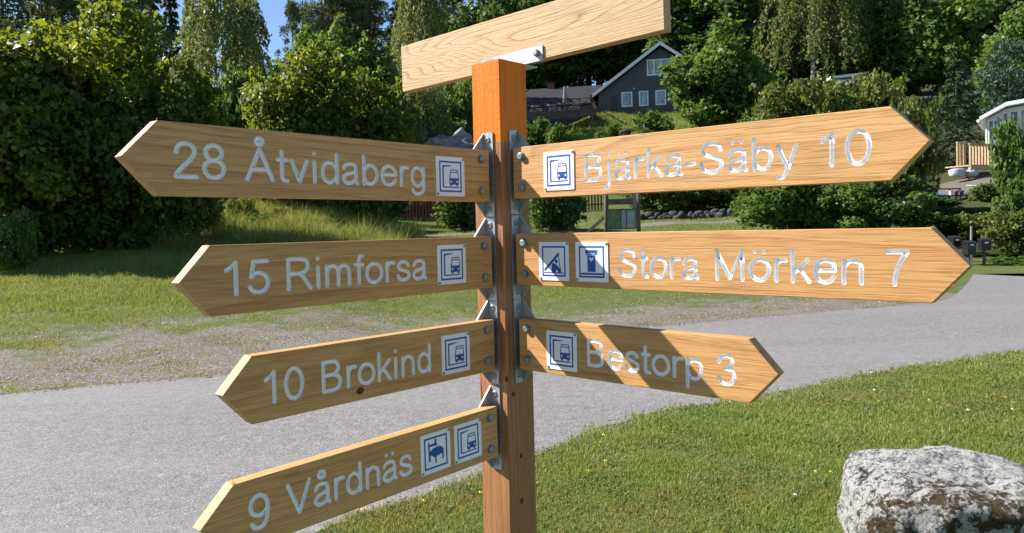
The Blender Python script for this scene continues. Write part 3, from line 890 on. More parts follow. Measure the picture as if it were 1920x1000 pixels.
# ------------------------------------------------------------------ buildings and small things
def mk_cladding():
    t = NT('dark_grey_cladding'); v = t.coord('Object')
    sep = t.n('ShaderNodeSeparateXYZ'); t.put(sep.inputs[0], v)
    fr_ = t.math('FRACT', t.math('MULTIPLY', sep.outputs[2], 6.2))
    n = t.noise(t.coord('Object', (1, 1, 12)), 3, 4)
    c = t.ramp(n, [(.3, (.060, .062, .070)), (.7, (.105, .108, .118))])
    c = t.mix(t.ramp(fr_, [(.0, .8), (.10, 0.0)]), c, (.012, .012, .014))
    return t.pbr(c, .7, 0, t.bump(fr_, .6, .03), .3)
MAT['clad'] = mk_cladding()
MAT['roof_black'] = simple('black_roofing', (.022, .023, .027), .75, var=.35, scale=3, bump=.3)
MAT['white_paint'] = simple('white_paint', (.74, .74, .73), .5, var=.05, scale=4, bump=.05)
MAT['deck_wood'] = simple('dark_stained_deck', (.115, .078, .060), .75, var=.4, scale=5, bump=.3)
MAT['deck_light'] = simple('new_deck_wood', (.42, .29, .17), .7, var=.25, scale=6, bump=.3)
MAT['red_paint'] = simple('falu_red_paint', (.20, .055, .035), .85, var=.3, scale=6, bump=.3)
MAT['old_wood'] = simple('weathered_grey_wood', (.10, .088, .075), .85, var=.4, scale=12, bump=.5)
MAT['black_metal'] = simple('black_painted_metal', (.012, .012, .014), .4, var=.3, scale=8, bump=.05)
MAT['green_plastic'] = simple('green_plastic', (.045, .13, .05), .45, var=.12, scale=5, bump=.05)
MAT['blue_tarp'] = simple('blue_tarpaulin', (.015, .14, .42), .45, var=.2, scale=8, bump=.2)
MAT['paper'] = simple('faded_paper', (.26, .32, .31), .6, var=.2, scale=3, bump=.0)
MAT['paper_green'] = simple('green_map_print', (.10, .16, .075), .6, var=.5, scale=4, bump=.0)
MAT['brick'] = simple('red_brick', (.20, .06, .045), .9, var=.25, scale=10, bump=.3)
MAT['grey_cloth'] = simple('grey_cloth', (.22, .21, .21), .9, var=.15, scale=6, bump=.2)
MAT['sack'] = simple('white_woven_sack', (.36, .37, .39), .8, var=.12, scale=6, bump=.3)
MAT['pink'] = simple('pink_plastic', (.45, .06, .18), .5, var=.1)
MAT['yellow'] = simple('yellow_petals', (.75, .52, .01), .6, var=.1, scale=30)
MAT['petal_white'] = simple('white_petals', (.75, .75, .72), .6, var=.05, scale=30)
MAT['stem'] = simple('green_stem', (.06, .12, .025), .6, var=.2)
t = NT('window_glass')
MAT['glass'] = t.pbr((.05, .065, .07), .06, 0, None, .8)
t = NT('curtained_glass'); MAT['glass_pale'] = t.pbr(t.ramp(t.noise(t.coord('Object', (3, 3, .4)), 3, 2), [(.35, (.10, .14, .14)), (.65, (.34, .42, .42))]), .12, 0, None, .8)
def mk_stone(name, a, b_, c_, sc=3):
    t = NT(name); v = t.coord('Object', rnd=9.0)
    n = t.noise(v, sc, 8, .7); n2 = t.noise(v, sc * 4, 6, .7)
    col = t.ramp(n, [(.3, a), (.5, b_), (.7, c_)])
    return t.pbr(col, .92, 0, t.bump(t.math('ADD', n, n2), .8, .05), .2)
MAT['stone'] = mk_stone('fieldstone', (.025, .026, .018), (.065, .065, .052), (.14, .135, .12))  # dark mossy tone; deep shade on the stone row put into the colour
MAT['outcrop'] = mk_stone('grey_rock', (.09, .088, .086), (.20, .195, .19), (.34, .335, .33), 1.2)

def blob_mesh(name, dims, seed, sub=3, amp=.25, sq=3.0):
    bm_ = bmesh.new(); bmesh.ops.create_icosphere(bm_, subdivisions=sub, radius=1)
    for v in bm_.verts:
        p = v.co.normalized()
        k = (abs(p.x) ** sq + abs(p.y) ** sq + abs(p.z) ** sq) ** (-1 / sq)
        q = p * k
        d = mnoise.fractal(q * 1.7 + Vector((seed * 7.1, seed * 3.3, 0)), 1.0, 2.0, 4)
        q = q * (1 + amp * d)
        v.co = Vector((q.x * dims[0], q.y * dims[1], q.z * dims[2]))
    me = bpy.data.meshes.new(name); bm_.to_mesh(me); bm_.free()
    me.polygons.foreach_set('use_smooth', [True] * len(me.polygons))
    return me

# --- grey house with gable
HD = 76.0
hb = at(1240, 213, HD)
house = empty('house', tuple(hb), math.radians(-12))
tag(house, 'dark grey clad house with white gable boards on the hillside', 'house')
def part(name, parent, mat, fn, smooth=False):
    b = MB(); fn(b); return b.build(name, mat, parent, smooth)
EZ, EX, AZ = 2.25, 6.3, 6.75
def gab(b):
    prof = [(-EX, -3.0), (EX, -3.0), (EX, EZ), (0, AZ - .15), (-EX, EZ)]
    n = len(prof)
    vs = [(x, 0, z) for x, z in prof] + [(x, 12, z) for x, z in prof]
    b.add(vs, [tuple(range(n)), tuple(reversed(range(n, 2 * n)))] + [(i, (i + 1) % n, n + (i + 1) % n, n + i) for i in range(n)])
part('wall', house, MAT['clad'], gab)
sl = Vector((EX, AZ - EZ)).normalized()
def roof_side(sg):
    def f(b):
        e = .62; nx_, nz_ = -sl.y * -1, sl.x
        a0 = (sg * (EX + e * sl.x + .1), EZ - e * sl.y - .05); a1 = (0, AZ)
        vs = []
        for y in (-.75, 12.5):
            vs += [(a0[0], y, a0[1]), (a1[0], y, a1[1]), (a1[0], y, a1[1] + .2), (a0[0] + sg * .05, y, a0[1] + .2)]
        b.add(vs, [(0, 1, 2, 3), (7, 6, 5, 4), (0, 4, 5, 1), (1, 5, 6, 2), (2, 6, 7, 3), (3, 7, 4, 0)])
    return f
def verge(sg):
    def f(b):
        a0 = (sg * (EX + .75), EZ - .52); a1 = (0, AZ + .05)
        vs = []
        for y in (-.80, -.755):
            vs += [(a0[0], y, a0[1]), (a1[0], y, a1[1] - .1), (a1[0], y, a1[1] + .26), (a0[0], y, a0[1] + .36)]
        b.add(vs, [(0, 1, 2, 3), (7, 6, 5, 4), (0, 4, 5, 1), (1, 5, 6, 2), (2, 6, 7, 3), (3, 7, 4, 0)])
    return f
for sg in (-1, 1):
    rf = part('roof', house, MAT['roof_black'], roof_side(sg))
    part('gable_board', house, MAT['white_paint'], verge(sg))
part('weather_vane', house, MAT['grey_cloth'], lambda b: (b.tube([(0, -.6, AZ + .2), (0, -.6, AZ + 1.0)], [.03, .02], 6), b.add([(-.28, -.6, AZ + .75), (.05, -.6, AZ + .7), (.05, -.6, AZ + .95), (-.28, -.6, AZ + 1.0), (-.28, -.57, AZ + .75), (.05, -.57, AZ + .7), (.05, -.57, AZ + .95), (-.28, -.57, AZ + 1.0)], [(0, 1, 2, 3), (7, 6, 5, 4), (0, 4, 5, 1), (1, 5, 6, 2), (2, 6, 7, 3), (3, 7, 4, 0)])))
def window(parent, x0, x1, z0, z1, y=-.02, n=1, glass='glass', fw=.11):
    b = MB()
    b.box((x0, y - .06, z0), (x1, y, z0 + fw)); b.box((x0, y - .06, z1 - fw), (x1, y, z1))
    for i in range(n + 1):
        xx = x0 + (x1 - x0 - fw) * i / n
        b.box((xx, y - .058, z0 + fw), (xx + fw, y - .002, z1 - fw))
    w_ = b.build('window', MAT['white_paint'], parent)
    for i in range(n):
        xa = x0 + (x1 - x0 - fw) * i / n + fw; xb = x0 + (x1 - x0 - fw) * (i + 1) / n
        part('pane', w_, MAT[glass], lambda b: b.box((xa, y - .025, z0 + fw), (xb, y - .01, z1 - fw)))
    return w_
window(house, -1.35, 1.45, 3.85, 5.45, n=4, glass='glass_pale')
window(house, -3.95, -2.85, .85, 2.35, glass='glass_pale')
window(house, -2.2, -1.25, .85, 2.35, glass='glass_pale'); window(house, -.55, .5, .85, 2.35, glass='glass_pale'); window(house, 1.2, 2.2, .85, 2.35, glass='glass'); window(house, 3.2, 4.2, .85, 2.35, glass='glass')
part('door', house, MAT['black_metal'], lambda b: b.box((-5.0, -.06, -.1), (-4.35, -.01, 2.05)))
part('wall_lamp', house, MAT['white_paint'], lambda b: (b.box((-2.75, -.16, 2.55), (-2.6, -.01, 2.62)), b.tube([(-2.67, -.15, 2.55), (-2.67, -.15, 2.72)], [.09, .05], 8)))
wing = empty('house_wing', tuple(hb), math.radians(-12))
tag(wing, 'low building with black roof behind the dark terrace, left of the gable', 'house')
part('wall', wing, MAT['clad'], lambda b: b.box((-15.4, 1.2, -2.5), (-6.4, 6.5, 1.65)))
def wroof(b):
    vs = [(-16.2, .5, 1.6), (-6.35, .5, 1.6), (-6.35, 4.2, 4.0), (-14.2, 4.2, 4.0), (-16.2, 7.6, 1.6), (-6.35, 7.6, 1.6), (-16.2, .5, 1.45), (-6.35, .5, 1.45), (-16.2, 7.6, 1.45), (-6.35, 7.6, 1.45)]
    b.add(vs, [(0, 1, 2, 3), (3, 2, 5, 4), (0, 3, 4), (0, 6, 7, 1), (4, 5, 9, 8), (6, 8, 9, 7), (0, 4, 8, 6), (1, 7, 9, 5, 2)])
part('roof', wing, MAT['roof_black'], wroof)
part('chimney', wing, MAT['brick'], lambda b: (b.box((-12.2, 4.0, 3.6), (-11.5, 4.7, 4.45)), b.box((-12.28, 3.92, 4.45), (-11.42, 4.78, 4.55))))
for xa in (-13.6, -11.6, -9.6): window(wing, xa, xa + 1.2, .3, 1.4, y=1.18, glass='glass')
# --- terrace
ter = empty('terrace', tuple(hb), math.radians(-12))
tag(ter, 'dark stained wooden terrace with crossed railing in front of the black-roofed wing', 'terrace')
TX0, TX1, TY0, TY1, TZF = -15.5, -6.5, -5.0, -.35, .10
nb = 16
for i in range(nb):
    y0 = TY0 + (TY1 - TY0) * i / nb
    part('deck_board', ter, MAT['deck_wood'], lambda b: b.box((TX0, y0, TZF), (TX1, y0 + (TY1 - TY0) / nb - .02, TZF + .05)))
for z in (0, 1, 2):
    part('fascia_board', ter, MAT['deck_wood'], lambda b: b.box((TX0, TY0 - .05, TZF - .22 * (z + 1) + .02), (TX1 + .05, TY0 - .01, TZF - .22 * z)))
    part('fascia_board', ter, MAT['deck_wood'], lambda b: b.box((TX1 + .01, TY0, TZF - .22 * (z + 1) + .02), (TX1 + .05, TY1, TZF - .22 * z)))
def rail_run(p, q, n):
    p, q = Vector(p), Vector(q)
    up = Vector((0, 0, 1))
    part('top_rail', ter, MAT['deck_wood'], lambda b: b.bar(p + up * 1.02, q + up * 1.02, .12, .06))
    part('bottom_rail', ter, MAT['deck_wood'], lambda b: b.bar(p + up * .18, q + up * .18, .06, .07))
    for i in range(n + 1):
        c = p.lerp(q, i / n)
        part('railing_post', ter, MAT['deck_wood'], lambda b: b.box((c.x - .05, c.y - .05, c.z), (c.x + .05, c.y + .05, c.z + .985)))
    for i in range(n):
        a, b2 = p.lerp(q, (i + .06) / n), p.lerp(q, (i + .94) / n)
        o_ = (q - p).normalized().cross(up) * .02
        part('cross_brace', ter, MAT['deck_wood'], lambda b: b.bar(a + up * .22 + o_, b2 + up * .96 + o_, .03, .06))
        part('cross_brace', ter, MAT['deck_wood'], lambda b: b.bar(a + up * .96 - o_, b2 + up * .22 - o_, .03, .06))
rail_run((TX0, TY0 + .05, TZF + .05), (TX1 - .05, TY0 + .05, TZF + .05), 8)
rail_run((TX1 - .05, TY0 + .05, TZF + .05), (TX1 - .05, TY1, TZF + .05), 4)
for x, y in ((TX1 - .1, TY0 + .2), (-11, TY0 + .2), (-15, TY0 + .2), (TX1 - .1, TY1 - .3)):
    part('support_post', ter, MAT['deck_wood'], lambda b: b.box((x - .08, y - .08, -4.2), (x + .08, y + .08, TZF - .01)))
part('roof_post', ter, MAT['deck_wood'], lambda b: b.box((-6.62, TY0 + .0, TZF + .05), (-6.44, TY0 + .18, TZF + 1.35)))
hm = house.matrix_basis
def h2w(x, y, z):
    a = math.radians(-12); return (hb[0] + x * math.cos(a) - y * math.sin(a), hb[1] + x * math.sin(a) + y * math.cos(a), hb[2] + z)
par = empty('parasol', h2w(-9.2, -4.1, TZF + .05))
tag(par, 'closed grey parasol standing on the terrace', 'parasol')
part('pole', par, MAT['old_wood'], lambda b: b.tube([(0, 0, .06), (0, 0, 2.5)], [.03, .025], 8))
part('folded_canopy', par, MAT['grey_cloth'], lambda b: b.tube([(0, 0, .75), (0, 0, .85), (0, 0, 1.5), (0, 0, 2.3), (0, 0, 2.45)], [.12, .22, .19, .09, .03], 10), True)
part('base', par, MAT['stone'], lambda b: b.prism(circle(0, 0, .28, 16), 0, .07))
for i, x in enumerate((-12.2, -10.6, -8.1)):
    tb_ = empty('garden_table', h2w(x, -3.6, TZF + .05))
    tag(tb_, ['pale garden table at the far end of the terrace', 'pale garden table left of the closed parasol', 'pale garden table right of the closed parasol'][i], 'table', 'tables on the terrace')
    part('table_top', tb_, MAT['sack'], lambda b: b.prism(circle(0, 0, .45, 20), .70, .74))
    part('leg', tb_, MAT['black_metal'], lambda b: (b.tube([(0, 0, .02), (0, 0, .70)], [.04, .03], 8), b.prism(circle(0, 0, .22, 12), 0, .03)))

# --- white house at the right edge
D2 = 40.0
wb = at(1848, 306, D2)
wh = empty('white_house', tuple(wb), math.radians(-35))
tag(wh, 'white glazed garden house with pale roof at the right edge', 'house')
prof = [(-.25, 2.22), (.95, 2.86), (2.3, 3.0), (6.5, 3.0)]
def wh_wall(b):
    pts = [(.1, -1.5), (6.2, -1.5), (6.2, 2.93), (2.3, 2.93), (.95, 2.79), (.1, 2.34)]
    n = len(pts)
    vs = [(x, .12, z) for x, z in pts] + [(x, 5, z) for x, z in pts]
    b.add(vs, [tuple(range(n)), tuple(reversed(range(n, 2 * n)))] + [(i, (i + 1) % n, n + (i + 1) % n, n + i) for i in range(n)])
part('wall', wh, MAT['white_paint'], wh_wall)
for (xa, za), (xb, zb) in zip(prof[:-1], prof[1:]):
    part('roof_slab', wh, MAT['white_paint'], lambda b: b.add([(xa, -.5, za), (xb, -.5, zb), (xb, 5.3, zb), (xa, 5.3, za), (xa, -.5, za + .2), (xb, -.5, zb + .2), (xb, 5.3, zb + .2), (xa, 5.3, za + .2)],
         [(3, 2, 1, 0), (4, 5, 6, 7), (0, 1, 5, 4), (1, 2, 6, 5), (2, 3, 7, 6), (3, 0, 4, 7)]))
part('gutter', wh, MAT['white_paint'], lambda b: b.tube([(-.3, -.6, 2.2), (-.3, 5.3, 2.2)], [.08, .08], 8))
part('downpipe', wh, MAT['white_paint'], lambda b: b.tube([(-.3, -.45, 2.16), (-.05, -.2, 1.95), (.05, -.05, 1.8), (.05, -.05, 0)], [.045] * 4, 8))
xs = [.1, .42, .74, 1.06, 1.5, 1.94, 2.4, 3.2, 4.0, 4.8, 5.6]
for i, (xa, xb) in enumerate(zip(xs[:-1], xs[1:])):
    zt = np.interp((xa + xb) / 2, [.1, .95, 2.3, 6.2], [2.2, 2.62, 2.75, 2.75])
    window(wh, xa, xb - .005, .25, float(zt), y=.11, n=1, glass='glass_pale' if i % 3 == 1 else 'glass', fw=.075)
# its deck rail
dk = empty('deck', tuple(at(1818, 311, 38.5)), math.radians(22))
tag(dk, 'pale new timber deck with upright railing beside the white garden house', 'deck')
for i in range(5): part('deck_board', dk, MAT['deck_light'], lambda b: b.box((0, .28 * i, -.02), (1.9, .28 * i + .27, .05)))
part('beam', dk, MAT['deck_light'], lambda b: b.box((0, -.06, -.22), (1.9, -.01, .04)))
part('top_rail', dk, MAT['deck_light'], lambda b: b.box((-.03, -.06, 1.08), (1.93, .06, 1.13)))
for i in range(9): part('baluster', dk, MAT['deck_light'], lambda b: b.box((.02 + i * .225, -.045, .06), (.11 + i * .225, .045, 1.075 + (.22 if i % 4 == 0 else 0) * 0)))
for x in (.1, 1.8): part('support_post', dk, MAT['deck_light'], lambda b: b.box((x - .05, .02, -1.6), (x + .05, .12, -.03)))
gt = empty('timber_railing', tuple(at(1802, 303, 40)), math.radians(10))
tag(gt, 'short stub of timber railing left of the pale deck', 'railing')
part('top_rail', gt, MAT['deck_light'], lambda b: b.box((-.25, -.05, .98), (.25, .05, 1.04)))
for x in (-.2, .0, .2): part('baluster', gt, MAT['deck_light'], lambda b: b.box((x - .05, -.04, -.4), (x + .05, .04, .975)))
for i, (px, py, lab, sc) in enumerate([(1795, 333, 'white bulk sack on the soil bank, left of its neighbour', .62), (1822, 332, 'white bulk sack under the corner of the pale deck', .5)]):
    p = at(px, py, 38.6)
    o = link('bulk_sack', blob_mesh('bulk_sack', (.62 * sc, .45 * sc, .36 * sc), 3 + i, 3, .22, 3.0), None, MAT['sack']); o.location = (p[0], p[1], p[2] + .38 * sc); tag(o, lab, 'sack', 'sacks on the bank')
# wheelie bin
bn = empty('wheelie_bin', tuple(at(1833, 389, 37)), math.radians(20)); tag(bn, 'green wheelie bin on the bank below the white house', 'bin')
def binbody(b):
    vs = [(-.22, -.24, .06), (.22, -.24, .06), (.22, .22, .06), (-.22, .22, .06), (-.29, -.32, 1.0), (.29, -.32, 1.0), (.29, .34, 1.0), (-.29, .34, 1.0)]
    b.add(vs, [(3, 2, 1, 0), (4, 5, 6, 7), (0, 1, 5, 4), (1, 2, 6, 5), (2, 3, 7, 6), (3, 0, 4, 7)])
part('body', bn, MAT['green_plastic'], binbody)
part('lid', bn, MAT['green_plastic'], lambda b: b.add([(-.32, -.36, 1.01), (.32, -.36, 1.01), (.32, .38, 1.06), (-.32, .38, 1.06), (-.30, -.33, 1.07), (.30, -.33, 1.07), (.29, .34, 1.13), (-.29, .34, 1.13)], [(3, 2, 1, 0), (4, 5, 6, 7), (0, 1, 5, 4), (1, 2, 6, 5), (2, 3, 7, 6), (3, 0, 4, 7)]))
for s in (-1, 1): part('wheel', bn, MAT['black_metal'], lambda b: b.tube([(s * .23, .26, .1), (s * .29, .26, .1)], [.1, .1], 14))
part('handle', bn, MAT['green_plastic'], lambda b: b.tube([(-.25, .42, 1.03), (.25, .42, 1.03)], [.02, .02], 6))
# low rack with tarpaulin
rk = empty('low_rack', tuple(at(1776, 388, 34.5)), math.radians(4)); tag(rk, 'low timber rack in the shade left of the green bin', 'rack')
part('shelf_board', rk, MAT['old_wood'], lambda b: b.box((-.9, -.25, .48), (.85, .3, .53)))
part('top_rail', rk, MAT['old_wood'], lambda b: b.box((-.9, .24, .80), (.85, .3, .86)))
for x in (-.85, -.3, .3, .8):
    for y in (-.2, .27): part('leg', rk, MAT['old_wood'], lambda b: b.box((x - .03, y - .028, -.1), (x + .03, y + .028, .479 if y < 0 else .80)))
rb = at(1776, 388, 34.5)
tpv = []
b = MB(); nX, nY = 10, 6
for j in range(nY + 1):
    for i in range(nX + 1):
        u_, v_ = i / nX, j / nY
        b.v.append((-.42 + .84 * u_, -.3 + .6 * v_, .04 + .10 * math.sin(3 * u_ + 1) * math.sin(math.pi * v_) + .03 * math.sin(9 * u_ + 5 * v_) - .2 * max(0, .15 - v_) / .15))
for j in range(nY):
    for i in range(nX):
        a = j * (nX + 1) + i; b.f.append((a, a + 1, a + nX + 2, a + nX + 1)); b.m.append(0)
tp_ = b.build('tarpaulin', MAT['blue_tarp'], None, True); sm = tp_.modifiers.new('thickness', 'SOLIDIFY'); sm.thickness = .012
tp_.location = (rb[0] - .45, rb[1], rb[2] + .50); tag(tp_, 'crumpled blue tarpaulin on the left end of the low rack', 'tarpaulin')
for i, (dx, mat, lab) in enumerate([(.15, 'petal_white', 'small white tub on the low rack'), (.40, 'pink', 'small pink tub on the low rack'), (.64, 'blue_tarp', 'small blue tub at the right end of the low rack')]):
    b = MB(); b.prism([(x * .8, y * .8) for x, y in circle(0, 0, .1, 14)], 0, .02); b.tube([(0, 0, .0), (0, 0, .17), (0, 0, .20)], [.075, .10, .105], 14)
    o = b.build('tub', MAT[mat]); o.location = (rb[0] + dx, rb[1] - .05, rb[2] + .535); tag(o, lab, 'tub', 'tubs on the low rack')
# letter boxes
def mailbox(px, py, d, rz, lab, tall):
    p = at(px, py, d); g = float(terrain(p[0], p[1]))
    m_ = empty('letter_box', (p[0], p[1], g), rz); tag(m_, lab, 'letter box', 'letter boxes by the lane')
    z0 = p[2] - g
    part('post', m_, MAT['old_wood'], lambda b: b.box((-.035, .0, -.1), (.035, .07, z0 + .02)))
    part('box', m_, MAT['black_metal'], lambda b: b.prism([(-.14, -.12), (.14, -.12), (.14, .12), (-.14, .12)], z0, z0 + tall))
    part('lid', m_, MAT['black_metal'], lambda b: b.add([(-.155, -.15, z0 + tall + .003), (.155, -.15, z0 + tall + .003), (.155, .13, z0 + tall + .003), (-.155, .13, z0 + tall + .003), (-.155, -.15, z0 + tall + .03), (.155, -.15, z0 + tall + .03), (.155, .13, z0 + tall + .09), (-.155, .13, z0 + tall + .09)], [(3, 2, 1, 0), (4, 5, 6, 7), (0, 1, 5, 4), (1, 2, 6, 5), (2, 3, 7, 6), (3, 0, 4, 7)]))
    part('name_label', m_, MAT['petal_white'], lambda b: b.box((-.06, -.124, z0 + tall - .07), (.06, -.1205, z0 + tall - .025)))
mailbox(1818, 478, 23.6, .1, 'black letter box, middle of three, under the thin grey stake', .36)
mailbox(1846, 470, 23.8, -.1, 'black letter box on a wooden post, rightmost of three', .30)
mailbox(1790, 462, 24.0, .15, 'black letter box half hidden behind the Stora Mörken arrow tip', .25)
p = at(1820, 455, 24.4); g0 = float(terrain(p[0], p[1]))
stk = empty('stake', (p[0], p[1], g0)); tag(stk, 'thin grey stake rising behind the middle letter box', 'stake')
part('stake_shaft', stk, MAT['grey_cloth'], lambda b: b.tube([(0, 0, -.2), (.03, 0, top_z(1822, 424, 24.4) - g0)], [.045, .035], 8))

# --- notice board
ND = 30.0
nbp = base_at(1168, ND)
no = empty('notice_board', tuple(nbp), math.radians(-8)); tag(no, 'weathered wooden notice board with glazed panels and a slanting brace', 'notice board')
k_ = ND / F_PX
zt = top_z(1140, 352, ND) - nbp[2]
for i, (x, lab) in enumerate([(-31 * k_, 0), (29 * k_, 0)]):
    part('post', no, MAT['old_wood'], lambda b: b.tube([(x, 0, -.3), (x, 0, zt)], [.085, .075], 10), True)
zA, zB = top_z(1168, 430, ND) - nbp[2], top_z(1168, 392, ND) - nbp[2]
part('header_board', no, MAT['old_wood'], lambda b: b.box((-27 * k_, -.05, zB + .18), (25 * k_, .05, zB + .40)))
fr_ = part('panel_frame', no, MAT['old_wood'], lambda b: (b.box((-27 * k_, -.06, zA), (25 * k_, .05, zA + .05)), b.box((-27 * k_, -.06, zB - .05), (25 * k_, .05, zB)), b.box((-27 * k_, -.058, zA + .05), (-25 * k_, .048, zB - .05)), b.box((23 * k_, -.058, zA + .05), (25 * k_, .048, zB - .05)), b.box((-4 * k_, -.058, zA + .05), (-2.6 * k_, .048, zB - .05)), b.box((6.2 * k_, -.058, zA + .05), (7.4 * k_, .048, zB - .05))))
for (xa, xb, m_) in ((-25, -4, 'paper_green'), (-2.6, 6.2, 'paper'), (7.4, 23, 'paper')):
    part('panel', no, MAT[m_], lambda b: b.box((xa * k_, -.03, zA + .05), (xb * k_, .03, zB - .05)))
part('brace', no, MAT['old_wood'], lambda b: b.bar((-31 * k_, .05, zA + .55), (-86 * k_, .3, -.15), .11, .11))
part('top_sheet', no, MAT['grey_cloth'], lambda b: b.box((20 * k_, -.11, zB + .05), (26 * k_, -.07, zB + .7)))

# --- red picket fence
pA, pB = base_at(735, 43), base_at(1140, 43)
fe = empty('picket_fence', tuple(pA)); tag(fe, 'red picket fence across the far side, seen either side of the post', 'fence')
npk = 70
pk = MB(); pk.prism([(-.05, 0), (.05, 0), (.05, 1.12), (0, 1.22), (-.05, 1.12)], -.012, .012)
pkm = pk.mesh('picket'); pkm.materials.append(MAT['red_paint'])
for i in range(npk):
    q = pA + (pB - pA) * i / (npk - 1); gz = float(terrain(q[0], q[1]))
    o = link('picket', pkm, fe); o.location = (q[0] - pA[0], q[1] - pA[1], gz - pA[2] + .05); o.rotation_euler = (math.radians(90), 0, random.Random(i).uniform(-.02, .02))
for i in range(0, npk - 1, 10):
    qa = pA + (pB - pA) * i / (npk - 1); qb = pA + (pB - pA) * min(npk - 1, i + 10) / (npk - 1)
    za, zb = float(terrain(qa[0], qa[1])), float(terrain(qb[0], qb[1]))
    for hgt_ in (.35, .9):
        part('rail', fe, MAT['red_paint'], lambda b: b.bar((qa[0] - pA[0], qa[1] - pA[1] + .05, za - pA[2] + hgt_), (qb[0] - pA[0], qb[1] - pA[1] + .05, zb - pA[2] + hgt_), .05, .08))
    part('fence_post', fe, MAT['red_paint'], lambda b: b.box((qa[0] - pA[0] - .05, qa[1] - pA[1] + .08, za - pA[2] - .2), (qa[0] - pA[0] + .05, qa[1] - pA[1] + .18, za - pA[2] + 1.05)))

# --- stone row
sw = empty('stone_wall', tuple(base_at(1205, 37.5))); tag(sw, 'low row of fieldstones under the dark hedge', 'stone wall', kind='thing')
sb = np.array(sw.location)
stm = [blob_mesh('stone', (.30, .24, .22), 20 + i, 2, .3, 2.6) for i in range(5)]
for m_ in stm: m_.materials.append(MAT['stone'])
rs = random.Random(4)
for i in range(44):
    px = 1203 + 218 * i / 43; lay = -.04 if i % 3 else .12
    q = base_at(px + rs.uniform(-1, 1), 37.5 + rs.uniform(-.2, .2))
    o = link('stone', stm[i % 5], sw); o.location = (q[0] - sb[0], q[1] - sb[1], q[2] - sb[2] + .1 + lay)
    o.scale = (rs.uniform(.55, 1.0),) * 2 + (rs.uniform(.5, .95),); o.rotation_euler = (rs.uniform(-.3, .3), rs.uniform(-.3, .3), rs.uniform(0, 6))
rw = empty('retaining_wall', tuple(at(1735, 205, 56))); tag(rw, 'dark dry stone terrace wall above the Bjärka-Säby arrow tip', 'stone wall', kind='thing')
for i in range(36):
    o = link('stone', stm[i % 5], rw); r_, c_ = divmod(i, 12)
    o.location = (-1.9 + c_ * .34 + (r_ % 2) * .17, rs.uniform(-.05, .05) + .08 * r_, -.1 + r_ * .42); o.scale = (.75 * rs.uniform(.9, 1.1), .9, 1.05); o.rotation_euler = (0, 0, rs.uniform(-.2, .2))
# --- outcrop and slope rocks
p = at(848, 280, 50); o = link('rock_outcrop', blob_mesh('rock_outcrop', (1.6, 1.3, 1.15), 2, 5, .4, 2.4), None, MAT['outcrop']); o.location = (p[0], p[1], p[2] - .1); tag(o, 'grey rock outcrop left of the orange post', 'rock')
p = at(765, 245, 60); o = link('rock_outcrop', blob_mesh('rock_outcrop', (1.5, 1.2, 1.6), 5, 4, .4, 2.4), None, MAT['outcrop']); o.location = (p[0], p[1], p[2]); tag(o, 'shaded rock face under the lower left corner of the top plank', 'rock')
p = at(1172, 252, 58); o = link('boulder', blob_mesh('boulder', (.42, .4, .40), 7, 3, .35, 2.4), None, MAT['stone']); o.location = (p[0], p[1], p[2]); tag(o, 'small grey boulder on the slope above the Bjärka-Säby board', 'rock')
# --- sheds on the right hillside
def shed(name, px, py, d, w, h, dep, wall, roofm, label, rz=0.0):
    e = empty(name, tuple(at(px, py, d)), rz); tag(e, label, 'shed')
    part('wall', e, MAT[wall], lambda b: b.box((-w / 2, 0, -1.5), (w / 2, dep, h)))
    part('roof', e, MAT[roofm], lambda b: b.add([(-w / 2 - .3, -.4, h + .02), (w / 2 + .3, -.4, h + .3), (w / 2 + .3, dep + .3, h + .3), (-w / 2 - .3, dep + .3, h + .02), (-w / 2 - .3, -.4, h + .22), (w / 2 + .3, -.4, h + .5), (w / 2 + .3, dep + .3, h + .5), (-w / 2 - .3, dep + .3, h + .22)], [(3, 2, 1, 0), (4, 5, 6, 7), (0, 1, 5, 4), (1, 2, 6, 5), (2, 3, 7, 6), (3, 0, 4, 7)]))
    part('door', e, MAT['black_metal'], lambda b: b.box((-.5, -.03, -1.0), (.4, -.002, h - .3)))
shed('white_roofed_shed', 1588, 178, 64, 2.4, 1.3, 3, 'white_paint', 'white_paint', 'low shed whose white roof edge shows above the round olive shrub')
shed('dark_shed', 1422, 205, 63, 2.0, 1.6, 2.5, 'deck_wood', 'old_wood', 'small dark shed between the green trees right of the grey house')

# --- boulder by the lawn
bd = blob_mesh('boulder', (1, 1, 1), 9, 6, .06, 5.0)
co = np.empty(len(bd.vertices) * 3, np.float32); bd.vertices.foreach_get('co', co); co = co.reshape(-1, 3)
for i in range(len(co)):
    v = Vector(co[i])
    n1 = mnoise.fractal(v * 3.1 + Vector((3, 8, 1)), 1.0, 2.1, 5); n2 = mnoise.ridged_multi_fractal(v * 2.2 + Vector((1, 4, 7)), 1.0, 2.0, 4, 1.0, 2.0)
    n3 = mnoise.fractal(v * 14, 1.0, 2.0, 3)
    d = .030 * n1 + .022 * (n2 - 1) + .018 * n3 + .010 * mnoise.fractal(v * 40, 1.0, 2.0, 2)
    # hollow in the front with a pale rib standing in it
    if v.y < -.3:
        hx = (v.x + .02) / .55; hz = (v.z - .1) / .75
        hol = max(0, 1 - hx * hx - hz * hz)
        rib = math.exp(-((v.x + .30) / .07) ** 2)
        d -= .20 * hol * (1 - .75 * rib) 
    v = v * (1 + d)
    v.z += -.10 * max(0, v.x - .75) - .10 * max(0, -v.x - .45) + .05 * math.exp(-((v.x + .15) ** 2 + (v.y - .5) ** 2) / .35)
    co[i] = (v.x * .465, v.y * .42, v.z * .43)
